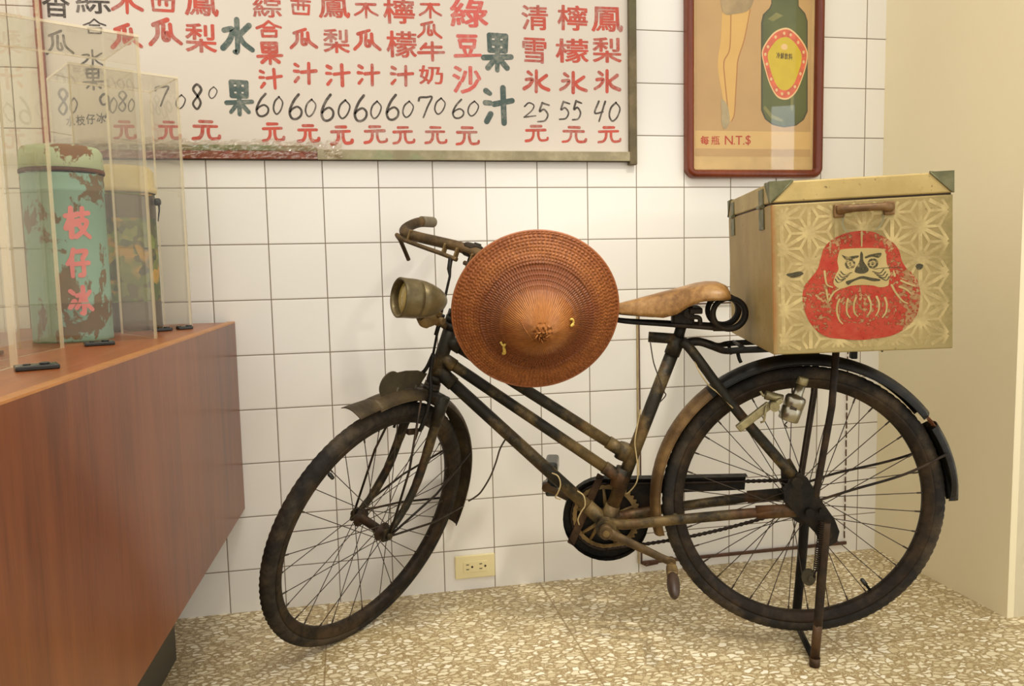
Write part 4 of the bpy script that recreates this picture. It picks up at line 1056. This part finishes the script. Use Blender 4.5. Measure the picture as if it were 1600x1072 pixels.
for i in range(9):
    a = D(68 - 10.5 * i / 8); r = .3555 + .012 * (i / 8) ** 1.3; w = .028 + .004 * i / 8
    for j in range(9):
        y = -w + 2 * w * j / 8; vs.append(FC + PR * math.cos(a) * (r + .012 * (1 - (y / w) ** 2)) + Kx * math.sin(a) * (r + .012 * (1 - (y / w) ** 2)) + AR * y)
top = len(vs); vs += [v - Kx * .0022 for v in vs]
fs = [(i * 9 + j, (i + 1) * 9 + j, (i + 1) * 9 + j + 1, i * 9 + j + 1) for i in range(8) for j in range(8)]
fs2 = [tuple(reversed([q + top for q in f])) for f in fs]
rim_l = [j for j in range(9)] ; fs += fs2
fs += [(8 * 9 + j, 8 * 9 + j + top, 8 * 9 + j + 1 + top, 8 * 9 + j + 1) for j in range(8)]
for j in (0, 8): fs += [(i * 9 + j, (i + 1) * 9 + j, (i + 1) * 9 + j + top, i * 9 + j + top) for i in range(8)]
m.add(vs, fs, 0, True); m.build('front_lip', 'fender_front', ff)
m = MB()
disc = [(.163 + .0325 * math.cos(t), -.083 + .0325 * math.sin(t)) for t in [2 * PI * k / 28 for k in range(28)]]
m.prism(disc, F(0, .0015, 0), PR, Kx, .003); m.prism([(.150, -.054), (.120, -.049), (.075, -.048), (.036, -.056), (.044, -.072), (.052, -.092), (.10, -.094), (.150, -.108)], F(0, .001, 0), PR, Kx, .002)
m.cyl(F(.13, 0, -.125), F(.13, 0, -.09), .004, 8); m.cyl(F(.065, 0, -.105), F(.065, 0, -.085), .004, 8)
m.build('fin_plate', 'fin', ff)
for s in (1, -1):
    for (a, k) in ((D(90), None), (D(148), None), (D(178), None)):
        e = FC + (PR * math.cos(a) + Kx * math.sin(a)) * .352 + AR * s * .028
        m = MB(); m.tube([FC + AR * s * .0635, FC + AR * s * .060 + (e - FC - AR * s * .028) * .5, e], .0030, 8); m.build('mudguard_stay', 'darkrust', ff)

# rear carrier --------------------------------------------------------------
cr = empty('carrier'); cr.parent = bike
ZC = .7335
RZ = lambda x, y: .7416 - .030 * x + .0344 * y - .0088      # the rack top follows the bottom of the box it carries
RP = lambda x, y: V(x, y, RZ(x, y))
m = MB()
for s in (1, -1):
    m.tube(spline([V(.275, s * .018, .738), V(.245, s * .022, .741), V(.215, s * .034, .732), V(.19, s * .058, RZ(.19, s * .058) - .003), RP(.15, s * .078), RP(.0, s * .080), RP(-.15, s * .080), RP(-.21, s * .076), RP(-.225, s * .05)], 5), .0075, 10, flat=.6)
for x in (.15, .05, -.06, -.17): m.tube([V(x, -.082, RZ(x, -.082) + .0035), V(x, .082, RZ(x, .082) + .0035)], .0045, 8, up=X_.copy(), flat=1.0)
m.tube([RP(-.225, -.05), RP(-.225, .05)], .0065, 8)
m.build('rack', 'blackiron', cr)
for s in (1, -1):
    m = MB(); m.tube([V(-.050, s * .082, ZC), V(-.045, s * .078, .60), V(-.018, s * .072, .40), V(-.014, s * .068, .352)], .0082, 10, flat=.55); m.build('rack_stay', 'darkrust', cr)
    m = MB(); m.tube([V(.165, s * .066, .728), V(.160, s * .066, .709), V(.156, s * .066, .700)], .0042, 8); m.build('hook', 'blackiron', cr)
m = MB(); m.box((-.112, .0, .714), (.014, .02, .034), bevel=.002); m.tube([V(-.163, .04, .737), V(-.166, .04, .728), V(-.160, .04, .720)], .0045, 8); m.build('rack_lug', 'blackiron', cr)

# drive ----------------------------------------------------------------------
cg = empty('chain_guard'); cg.parent = bike
cx, cz, RG = .469, .283, .108
out = [(cx + RG * math.cos(t), cz + RG * math.sin(t)) for t in [D(100 - 10 * k) for k in range(0, 28)]]   # round the front, clockwise from the top
out += [(.375, .232), (.352, .290), (.345, .345), (.122, .357), (.119, .399)]
m = MB(); m.prism(out, V(0, -.060, 0), X_, Z_, .0016)
nO = len(out); vs = [V(a, -.060, b) for a, b in out] + [V(a, -.032, b) for a, b in out]
edge = list(range(0, 27)) ; fs = [(i, i + 1, nO + i + 1, nO + i) for i in edge] + [(nO - 1, 0, nO, 2 * nO - 1)]
m.add(vs, fs, 0, False); m.build('guard_shell', 'blackiron', cg)
m = MB(); m.box((.519, -.045, .305), (.020, .006, .20), (V(.86, 0, .51), Y_, V(-.40, 0, .92)), bevel=.002); m.build('guard_brace', 'rust', cg)
m = MB(); cc = V(cx, -.047, .287); NT_ = 44
ringo = []; 
for k in range(NT_ * 4):
    t = 2 * PI * k / (NT_ * 4); r = .0865 + (.0035 if (k % 4) in (1, 2) else -.0015); ringo.append((r, t))
vs = [cc + X_ * r * math.cos(t) + Z_ * r * math.sin(t) + Y_ * .0015 for r, t in ringo] + [cc + X_ * .073 * math.cos(t) + Z_ * .073 * math.sin(t) + Y_ * .0015 for r, t in ringo]
n = len(ringo); vs2 = [v - Y_ * .003 for v in vs]
m.add(vs + vs2, [(k, (k + 1) % n, n + (k + 1) % n, n + k) for k in range(n)] + [(2 * n + k, 3 * n + k, 3 * n + (k + 1) % n, 2 * n + (k + 1) % n) for k in range(n)] + [(k, 2 * n + k, 2 * n + (k + 1) % n, (k + 1) % n) for k in range(n)] + [(n + k, n + (k + 1) % n, 3 * n + (k + 1) % n, 3 * n + k) for k in range(n)])
for k in range(5):
    t = D(25) + 2 * PI * k / 5; dd = X_ * math.cos(t) + Z_ * math.sin(t)
    for off in (-.18, .18):
        d2 = X_ * math.cos(t + off) + Z_ * math.sin(t + off); m.tube([cc + dd * .018, cc + d2 * .075], [.0062, .004], 8, flat=.5)
m.cyl(cc - Y_ * .004, cc + Y_ * .004, .024, 20); m.build('chainring', 'brass', bike)
for s in (1, -1):
    d = V(-.155 * s, 0, -.066 * s).normalized(); a = BB + Y_ * s * .062; b = BB + Y_ * s * .078 + d * .166
    ck = empty('crank'); ck.parent = bike
    m = MB(); m.tube([a - d * .012, a, a + d * .03, b - d * .02, b, b + d * .010], [.011, .0165, .0115, .0095, .0105, .008], 14, flat=.72, up=d.cross(Y_)); m.cyl(BB + Y_ * s * .044, BB + Y_ * s * .072, .0165, 18)
    m.cyl(b - Y_ * s * .006, b + Y_ * s * .010, .0115, 14)
    m.build('arm', 'bar', ck); m = MB(); m.cyl(BB + Y_ * s * .072, BB + Y_ * s * .0755, .0082, 14); m.build('cap', 'brass', ck)
    pd = empty('pedal'); pd.parent = bike
    m = MB(); py = (Y_ * s * .93 - Z_ * (.36 if s > 0 else .10)).normalized()
    m.tube([b + py * .006, b + py * .030, b + py * .100, b + py * .112], [.006, .0095, .0085, .005], 12); m.build('spindle', 'brass', pd)
    m = MB(); m.box(b + py * .032, (.026, .034, .022), (X_, py, X_.cross(py)), bevel=.006); m.build('cage', 'brass' if s > 0 else 'clip', pd)
    m = MB()
    if s > 0: m.tube(spline([b + py * .046, b + py * .058, b + py * .078, b + py * .098, b + py * .110, b + py * .114], 3), [.013, .015, .017, .0178, .0184, .0188, .0186, .018, .017, .0155, .014, .012, .010, .008, .007, .005], 14, flat=.8)
    else:
        for q in (1, -1): m.box(b - X_ * .012 + py * .058 + Z_ * (.028 * q + .022), (.034, .090, .036), bevel=.007)
        m.box(b - X_ * .012 + py * .058 + Z_ * .022, (.020, .094, .060), bevel=.003)
    m.build('pedal_block', 'rubber_brown' if s > 0 else 'clip', pd)
m = MB()
def chain(a, b, sag):
    n = int((b - a).length / .0065)
    pts = [a + (b - a) * (k / n) + V(0, 0, -sag * math.sin(PI * k / n)) for k in range(n + 1)]
    m.tube(pts, [(.0055 if k % 2 else .0036) for k in range(n + 1)], 8, flat=.8)
chain(V(.452, -.047, .374), V(.004, -.047, .388), .002); chain(V(.470, -.047, .200), V(.004, -.047, .313), .014)
m.tube([V(.036 * math.cos(t), -.047, .35 + .037 * math.sin(t)) for t in [D(90 + 9 * k) for k in range(21)]], [(.0055 if k % 2 else .0036) for k in range(21)], 8)
m.tube([cc + X_ * .0875 * math.cos(t) + Z_ * .0875 * math.sin(t) for t in [D(95 - 5 * k) for k in range(38)]], [(.0055 if k % 2 else .0036) for k in range(38)], 8)
m.build('chain', 'chain', bike)
m = MB(); m.cyl(V(0, -.052, .35), V(0, -.043, .35), .035, 24); m.cyl(V(0, .040, .35), V(0, .052, .35), .040, 28); m.build('sprocket', 'blackiron', bike)
m = MB()
m.prism([(.056, .398), (.042, .428), (.020, .440), (.004, .430), (-.018, .392), (-.060, .330), (-.071, .302), (-.066, .277), (-.048, .265), (-.029, .270), (-.018, .296), (.010, .326), (.036, .352), (.054, .376)], V(0, .075, 0), X_, Z_, .007)
m.cyl(V(0, .066, .35), V(0, .090, .35), .0105, 6); m.cyl(V(-.028, .066, .352), V(-.028, .088, .352), .0075, 10); m.cyl(V(-.040, .066, .30), V(-.040, .094, .30), .010, 14); m.cyl(V(.028, .066, .42), V(.028, .082, .42), .013, 14)
m.build('dropout_plate', 'blackiron', bike)

# stand -------------------------------------------------------------------------
ks = empty('kickstand'); ks.parent = bike
m = MB(); m.tube(spline([V(-.034, .092, .33), V(-.028, .098, .22), V(-.020, .1035, .08)], 6), [.0120, .0110, .0105], 14, flat=.8); m.build('leg', 'darkrust', ks)
m = MB(); m.tube([V(-.0205, .103, .085), V(-.018, .104, .06), V(-.0145, .106, .004)], [.0109, .0109, .0109], 14, flat=.8); m.cyl(V(-.0145, .106, .006), V(-.0142, .106, FLOORZ + .003), .0125, 16, r2=.0118); m.build('foot', 'rust', ks)
m = MB(); m.tube(spline([V(-.034, -.092, .35), V(-.030, -.092, .20), V(-.022, -.096, .06), V(-.018, -.098, FLOORZ + .010)], 6), [.0125, .0120, .0115, .0115], 14); m.build('leg', 'blackiron', ks)
m = MB(); m.tube([V(-.018, -.098, FLOORZ + .012), V(-.016, .098, FLOORZ + .012)], .0075, 10); m.build('cross_bar', 'blackiron', ks)
m = MB(); hx = []
for k in range(150):
    t = k / 149; q = V(-.024, .098, .335) * (1 - t) + V(-.012, .104, .215) * t; a = 2 * PI * 24 * t
    hx.append(q + X_ * .006 * math.cos(a) + Y_ * .006 * math.sin(a))
m.tube(hx, .0013, 5); m.cyl(V(-.012, .102, .215), V(-.008, .102, .195), .0022, 6); m.build('spring', 'chain', ks)
m = MB(); m.prism([(.002 + .016 * math.cos(t), .20 + .020 * math.sin(t)) for t in [2 * PI * k / 20 for k in range(20)]], V(0, .102, 0), X_, Z_, .007); m.cyl(V(-.002, .094, .198), V(-.002, .108, .198), .007, 12); m.build('spring_hook', 'fin', ks)

# dynamo ---------------------------------------------------------------------------
dy = empty('dynamo'); dy.parent = bike
da, db = V(.0475, .060, .563), V(.0135, .060, .664); du = (db - da).normalized(); dv = Y_.cross(du); 
Lh = (db - da).length
m = MB(); m.lathe([(.001, 0), (.0205, .0), (.0232, .002), (.0235, .030), (.0226, .031), (.0226, .034), (.0235, .035), (.0235, .054), (.0205, .059), (.0130, .062), (.0118, .066), (.0105, .088), (.001, .088)], da, du, dv, Y_, 28); m.build('housing', 'chrome', dy)
m = MB(); m.lathe([(.001, .0885), (.0118, .0885), (.0125, .090), (.0125, .104), (.0112, .107), (.001, .107)], da, du, dv, Y_, 24); m.build('roller', 'chrome_dull', dy)
m = MB(); m.box(da + du * .033 + Y_ * .0230 + dv * .004, (.016, .003, .006), (dv, Y_, du), bevel=.001); m.tube([da + du * -.004, da - du * .012 + dv * .003, da - du * .016 - dv * .004], .0018, 6); m.build('terminal', 'wire', dy)
bv = (V(.094, 0, .601) - V(.160, 0, .547)).normalized(); bw = Y_.cross(bv)
m = MB(); m.box(V(.127, .073, .574), (.092, .013, .019), (bv, Y_, bw), bevel=.003); m.build('clamp', 'chrome_dull', dy)
m = MB(); m.tube([V(.100, .084, .606), V(.104, .086, .585), V(.106, .084, .566), V(.113, .082, .563)], .0026, 8); m.cyl(V(.083, .060, .600), V(.083, .090, .600), .0110, 14); m.box(V(.073, .074, .609), (.022, .014, .012), (bv, Y_, bw), bevel=.003)
m.cyl(V(.100, .066, .624), V(.062, .066, .614), .0105, 14); m.tube([V(.112, .068, .633), V(.105, .068, .622), V(.098, .068, .622)], .003, 6); m.build('pivot', 'chrome_dull', dy)

# wires -------------------------------------------------------------------------------
def wire(pts, r, mt, n=6): m = MB(); m.tube(spline(pts, n), r, 6); m.build('cable', mt, bike)
wire([(.3824, .02, .5798), (.3902, .02, .5404), (.3965, .02, .5008), (.3936, .021, .4689), (.3892, .022, .4289), (.394, .02, .3967), (.4127, .01, .3691), (.4236, -.01, .3592)], .0016, 'palewire')
wire([(.3592, .02, .7444), (.3533, .02, .7043), (.3473, .02, .6811), (.3277, .02, .6266), (.3232, .02, .6142), (.3383, .018, .5955)], .0015, 'wire')
wire([(.708, .010, .512), (.7277, .006, .4781), (.74, 0, .4419), (.7557, 0, .4037), (.7796, 0, .3652), (.7964, 0, .35), (.8131, 0, .3398)], .0022, 'wire')
wire([(.5375, .016, .3743), (.5219, .020, .363), (.5191, .021, .3386), (.5288, .02, .322), (.5369, .018, .3022), (.534, .012, .2858)], .0018, 'palewire')
wire([(.6035, .012, .4195), (.5846, .020, .4131), (.5786, .020, .3919), (.5853, .02, .3705), (.5919, .016, .3573), (.5793, .012, .3508)], .0018, 'palewire')
wire([(.2576, .034, .7019), (.2466, .042, .6743), (.2257, .046, .6435), (.2033, .052, .625), (.172, .062, .5918)], .0016, 'palewire')

# ------------------------------------------------------------------ woven hat hung over the left grip
hd = V(0.2345 * 0, 0, 0)
hc = V(0.779, -0.467, 0.842)
vd = (hc - V(0.34907568, -2.29411377, 0.95092717)).normalized(); hr = vd.cross(Z_).normalized(); hu = hr.cross(vd)
tl = math.radians(21.5)
hn = (-vd * math.cos(tl) - hu * math.sin(tl) + hr * 0.095).normalized()
hx = (hr - hn * hr.dot(hn)).normalized(); hy = hn.cross(hx)
hat = empty('straw_hat', basis(hx, hy, hn, hc))
tag(hat, 'round reddish-brown woven bamboo hat hung on the bicycle handlebar', 'hat')
RH = 0.193
hp = [(1.0, 0.0), (.88, .012), (.74, .027), (.60, .042), (.50, .055), (.42, .070), (.34, .088), (.25, .106), (.16, .122), (.08, .134), (.03, .141), (0.0, .143)]
def hz(rn):
    for (a, za), (b, zb) in zip(hp, hp[1:]):
        if rn >= b: return za + (zb - za) * (a - rn) / (a - b)
    return hp[-1][1]
NA, NR_ = 720, 120; m = MB(); vs = []; rows = [1 - (i / NR_) for i in range(NR_)]
for i, rn in enumerate(rows):
    for k in range(NA):
        t = 2 * PI * k / NA; h = 0
        if rn > .66:
            b = (1 - rn) / .34 * 10; ri = int(b); fr_ = b - ri
            ph = t * 58 + (ri % 2) * PI + (1 if ri % 2 else -1) * (fr_ - .5) * 2.4
            h = .0034 * (abs(math.cos(ph)) ** .8) * math.sin(PI * fr_) + .0006 * math.sin(t * 7 + ri)
        elif rn > .40:
            b = (.66 - rn) / .26 * 5; fr_ = b - int(b)
            h = .0013 * math.cos(t * 120 + int(b) * PI) * (1 if fr_ < .8 else 0) + (.0016 if fr_ > .84 else 0)
        else:
            h = .0007 * math.sin(t * 90 + 3 * noise.noise((math.cos(t) * 3, math.sin(t) * 3, rn * 6))) + .003 * noise.noise((math.cos(t) * 2.2 + 5, math.sin(t) * 2.2, rn * 7)) * (.4 if rn > .3 else .8)
            if rn < .12: h += .005 * noise.noise((math.cos(t) * 3.1, math.sin(t) * 3.1, rn * 30 + 9))
        vs.append((RH * rn * math.cos(t), RH * rn * math.sin(t), hz(rn) + h))
fs = [(i * NA + k, i * NA + (k + 1) % NA, (i + 1) * NA + (k + 1) % NA, (i + 1) * NA + k) for i in range(NR_ - 1) for k in range(NA)]
vs.append((0, 0, .145)); ci = len(vs) - 1
fs += [((NR_ - 1) * NA + k, (NR_ - 1) * NA + (k + 1) % NA, ci) for k in range(NA)]
m.add(vs, fs, 0, True)
m.lathe([(RH * a, z - .004) for a, z in hp], (0, 0, 0), Z_, X_, Y_, 64)
m.build('weave', 'straw', hat)
m = MB(); m.tube([(RH * math.cos(2 * PI * k / 96), RH * math.sin(2 * PI * k / 96), -.001) for k in range(96)], .0032, 8, closed=True); m.build('rim', 'strawrim', hat)
def tie(px, py, pts):
    m = MB(); q = [V(px + a, py + b, hz(math.hypot(px + a, py + b) / RH) + .003 + c) for a, b, c in pts]; m.tube(spline(q, 5), .0026, 8); m.build('tie', 'tie', hat)
tie(-.083, -.062, [(-.004, .016, 0), (.001, .008, .003), (.006, .012, .001), (.002, .004, .004), (.003, -.008, .003), (.001, -.018, .001), (.006, -.016, 0), (.004, .0, .002)])
tie(.072, .004, [(-.004, .008, 0), (.002, .006, .003), (.004, -.002, .003), (-.002, -.008, .001), (.005, -.009, 0)])
# folded palm leaf tip and a loose leaf edge on the crown
m = MB()
for k in range(10):
    a = k * 2.399; r0 = .003 + .0007 * k
    m.tube([(r0 * math.cos(a), r0 * math.sin(a), .139), (r0 * 1.5 * math.cos(a + .4), r0 * 1.5 * math.sin(a + .4) - .002, .144 + .002 * math.sin(k * 5)), (r0 * 2.1 * math.cos(a + .7), r0 * 2.1 * math.sin(a + .7) - .004, .138)], [.0022, .0030, .0014], 6, flat=.5)
m.build('leaf_tip', 'straw', hat)
m = MB(); m.tube([(-.045, .026, hz(.27) + .003), (-.034, .006, hz(.18) + .004), (-.020, -.014, hz(.12) + .004)], [.0012, .0022, .0016], 6, flat=.5); m.build('loose_leaf', 'straw', hat)

# ------------------------------------------------------------------ delivery box on the carrier
u = V(0.9524, -0.3036, 0.0277).normalized(); w = V(-0.02902, 0.00764, 0.99955).normalized(); v = w.cross(u).normalized(); u = v.cross(w)
bc = V(1.4484, -0.5882, 0.7616 + .0005); BL, BW, BH, HL = 0.3493, 0.5286, 0.3492, 0.3045
box = empty('delivery_box', basis(u, v, w, bc - u * BL / 2 - v * BW / 2))
tag(box, 'large yellowed tin box with a red round doll stencil, standing on the bicycle carrier', 'box')
m = MB(); m.box((BL / 2, BW / 2, HL / 2), (BL, BW, HL), bevel=.0025)
for i, f in enumerate(m.f):
    q = [Vector(m.v[k]) for k in f]; n = (q[1] - q[0]).cross(q[2] - q[0])
    if abs(n.x) > abs(n.y) and abs(n.x) > abs(n.z): m.mi[i] = 1
m.build('body', ['box', 'box_side'], box)
m = MB(); m.box((BL / 2, BW / 2, HL + .0016), (BL - .006, BW - .006, .004)); m.build('seam', 'seam', box)
m = MB(); zl0 = HL + .0036; m.box((BL / 2, BW / 2, (zl0 + BH) / 2), (BL + .001, BW + .001, BH - zl0), bevel=.003); m.build('lid', 'box_lid', box)
# stamped corner caps on the lid
def corner(cx, cy):
    sx = 1 if cx == 0 else -1; sy = 1 if cy == 0 else -1; t = .0016; g = empty('corner_cap'); m = MB(); zt, zb = BH + t, zl0; a = .044
    x0, y0 = cx - sx * t, cy - sy * t
    m.add([(x0, y0, zt), (cx + sx * a, y0, zt), (cx, y0, zb), (x0, y0, zb)], [(0, 1, 2, 3) if sx * sy > 0 else (3, 2, 1, 0)])
    m.add([(x0, y0, zt), (x0, cy + sy * a, zt), (x0, cy, zb), (x0, y0, zb)], [(0, 1, 2, 3)])
    m.add([(x0, y0, zt), (cx + sx * a, y0, zt), (x0, cy + sy * a, zt)], [(0, 1, 2)])
    m.tube([(cx + sx * a, y0, zt - .001), (cx + sx * .002, y0, zb + .001)], .0018, 8); m.tube([(x0, cy + sy * a, zt - .001), (x0, cy + sy * .002, zb + .001)], .0018, 8); m.tube([(cx + sx * a, y0 + sy * .001, zt), (x0 + sx * .001, cy + sy * a, zt)], .0015, 8)
    bpy.data.objects.remove(g); m.build('corner_cap', 'corner', box)
for cx in (0, BL):
    for cy in (0, BW): corner(cx, cy)
for yy in (.086, .455):
    hg = empty('hinge'); hg.parent = box
    m = MB(); m.box((-.0014, yy, HL + .020), (.0028, .048, .034), bevel=.0008); m.box((-.0014, yy, HL - .026), (.0028, .048, .042), bevel=.0008); m.build('leaf', 'corner', hg)
    m = MB(); m.cyl((-.003, yy - .026, HL + .001), (-.003, yy + .026, HL + .001), .0042, 10); m.build('pin', 'corner', hg)
hdl = empty('handle'); hdl.parent = box
for hx_ in (.1315, .2275):
    m = MB(); m.box((hx_, -.004, .2845), (.021, .008, .027), bevel=.003); m.build('mount', 'handle', hdl)
m = MB(); m.tube(spline([(.130, -.006, .286), (.142, -.016, .287), (.158, -.020, .2875), (.201, -.020, .2875), (.217, -.016, .287), (.229, -.006, .286)], 5), [.0095, .0085, .0075, .0075, .0085, .0095], 12); m.build('bar', 'handle', hdl)
# pale star lattice, stencilled
m = MB(); fo = V(0, 0, 0); Ys = -Y_; s_ = 0.0615
def rib(p, q, wd): m.ribbon([p, q], wd, fo, X_, Z_, .0004 + random.random() * 5e-5, caps=0)
ox, oz = .0741, .2446 - 8 * s_; hh = s_ * math.sqrt(3) / 2
inside = lambda p: .012 < p[0] < BL - .010 and .010 < p[1] < HL - .008
def clip(p, q, wd):
    n = 16
    for k in range(n):
        a = (p[0] + (q[0] - p[0]) * k / n, p[1] + (q[1] - p[1]) * k / n); b = (p[0] + (q[0] - p[0]) * (k + 1) / n, p[1] + (q[1] - p[1]) * (k + 1) / n)
        if inside(a) and inside(b): rib(a, b, wd)
for i in range(-4, 8):
    for j in range(-2, 12):
        P = lambda a, b: (ox + a * 2 * hh / 2 * 1.0, oz + b * s_ + (s_ / 2 if a % 2 else 0))
        A = P(i, j); B = P(i, j + 1); C = P(i + 1, j if i % 2 == 0 else j + 1); Dn = P(i + 1, j - 1 if i % 2 == 0 else j)
        for tri in ((A, B, C), (A, C, Dn)):
            g = (sum(q[0] for q in tri) / 3, sum(q[1] for q in tri) / 3)
            for q in tri: clip(q, g, .0055)
        clip(A, B, .0075); clip(A, C, .0075); clip(A, Dn, .0075)
m.build('star_stencil', 'stencil', box)
# the red doll
st_ = empty('doll_stencil'); st_.parent = box
def art(name, mat, polys, lift, smooth=True):
    m = MB()
    for i, pl in enumerate(polys):
        pl = sm2(pl, 4) if smooth else pl
        m.prism(pl, V(0, -lift - i * 1e-5, 0), X_, Z_, .0001)
    return m.build(name, mat, st_)
body = [(.1758, .2429), (.1975, .2394), (.2169, .2287), (.2362, .2153), (.2469, .199), (.2522, .1785), (.2619, .1623), (.2726, .1527), (.2812, .1387), (.2859, .1205), (.2864, .0978), (.2809, .0731), (.27, .0553), (.2526, .0401), (.2285, .0296), (.1956, .0253), (.1648, .0242), (.1339, .0278), (.1074, .0324), (.0853, .0472), (.0701, .0686), (.0616, .0944), (.0593, .1175), (.0634, .1379), (.0759, .1534), (.0894, .1709), (.0964, .1933), (.1033, .2134), (.1188, .2284), (.1409, .2385), (.1584, .242)]
lft = [p for p in body if p[0] < .2230] + []
def split_poly(pl, x, keep_left):
    out = []
    for a, b in zip(pl, pl[1:] + pl[:1]):
        ina = (a[0] < x) == keep_left; inb = (b[0] < x) == keep_left
        if ina: out.append(a)
        if ina != inb:
            t = (x - a[0]) / (b[0] - a[0]); out.append((x, a[1] + (b[1] - a[1]) * t))
    return out
bs = sm2(body, 4)
art('red_shape', 'red', [bs], .0007, False)
face = [(.1317, .2028), (.1383, .2081), (.1754, .2084), (.2124, .2054), (.221, .1959), (.223, .1755), (.2294, .1571), (.2271, .1414), (.2248, .1313), (.2096, .1286), (.1965, .1327), (.1747, .1349), (.1528, .1341), (.1374, .1298), (.1264, .1326), (.1199, .1421), (.1245, .1578), (.1301, .1689), (.1281, .1849)]
art('face_shape', 'boxface', [face], .0009)
lines = [[(.1030, .166), (.1048, .148), (.1080, .138), (.1180, .133)], [(.1060, .128), (.1080, .112), (.1085, .104)], [(.1100, .106), (.120, .122), (.134, .131)], [(.232, .132), (.240, .116), (.252, .100), (.262, .094)], [(.238, .150), (.236, .160)], [(.1310, .108), (.1265, .096), (.1262, .080), (.1305, .066), (.1365, .0585)], [(.1475, .108), (.1450, .095), (.1455, .080), (.1510, .070)], [(.1630, .110), (.1590, .096), (.1600, .080), (.1660, .072)], [(.1870, .110), (.1915, .097), (.1905, .082), (.1850, .073)], [(.2030, .110), (.2075, .097), (.2065, .082), (.201, .072)], [(.2190, .107), (.2225, .094), (.2205, .078), (.214, .068)], [(.250, .140), (.262, .134), (.276, .128)], [(.247, .128), (.258, .123), (.268, .114)], [(.1755, .240), (.1752, .212)]]
m = MB()
for ln in lines: m.ribbon([tuple(p)[:2] for p in spline([(*q, 0) for q in ln], 5)], .0042, V(0, 0, 0), X_, Z_, .0011, w1=.0025)
m.build('pale_line', 'boxface', st_)
art('ink_mark', 'ink', [[(.1371, .1969), (.1469, .193), (.1677, .1942), (.1665, .1897), (.1468, .1866), (.1403, .1911)], [(.1818, .1912), (.1927, .1951), (.2123, .1968), (.2079, .1876), (.1949, .1905), (.1829, .1877)], [(.1743, .2017), (.1775, .1959), (.1785, .1823), (.1881, .166), (.1837, .1594), (.1749, .1576), (.1629, .1604), (.1619, .1673), (.1708, .1827), (.172, .1962)], [(.1441, .1432), (.1573, .1471), (.1749, .1526), (.1923, .1488), (.2097, .1445), (.2075, .1412), (.1944, .1419), (.1748, .1474), (.1573, .1421), (.1484, .1361)]], .0012)
m = MB()
for ex_, ez_ in ((.1526, .178), (.1963, .1769)):
    for rr, wd in ((.0080, .0045), (.0022, .0030)):
        m.ribbon([(ex_ + rr * math.cos(2 * PI * k / 24), ez_ + rr * math.sin(2 * PI * k / 24)) for k in range(24)], wd, V(0, 0, 0), X_, Z_, .0013, closed=True)
for k in range(4):
    for sg in (1, -1):
        cx_ = .1755 + sg * .0; pts = [(.1755 + sg * (.020 + .004 * k), .161 - .004 * k), (.1755 + sg * (.034 + .004 * k), .157 - .005 * k), (.1755 + sg * (.0415 + .0035 * k), .164 - .005 * k)]
        m.ribbon([tuple(p)[:2] for p in spline([(*q, 0) for q in pts], 5)], .0016, V(0, 0, 0), X_, Z_, .0013, w1=.0024)
m.ribbon([(.198, .1652), (.212, .1666), (.236, .1668), (.250, .166)], .0012, V(0, 0, 0), X_, Z_, .0013)
m.build('ink_line', 'ink', st_)
art('smudge', 'ink', [[(.028, .163), (.040, .166), (.055, .168), (.062, .163), (.052, .158), (.040, .156)], [(.278, .168), (.284, .172), (.292, .169), (.290, .162), (.283, .160)]], .0006)
m = MB(); m.ribbon([(.1405, .272), (.1385, .258), (.143, .247), (.150, .242)], .004, V(0, 0, 0), X_, Z_, .0005); m.ribbon([(.217, .272), (.217, .262), (.211, .250), (.204, .244)], .004, V(0, 0, 0), X_, Z_, .0005); m.build('worn_arc', 'corner_faint', box)
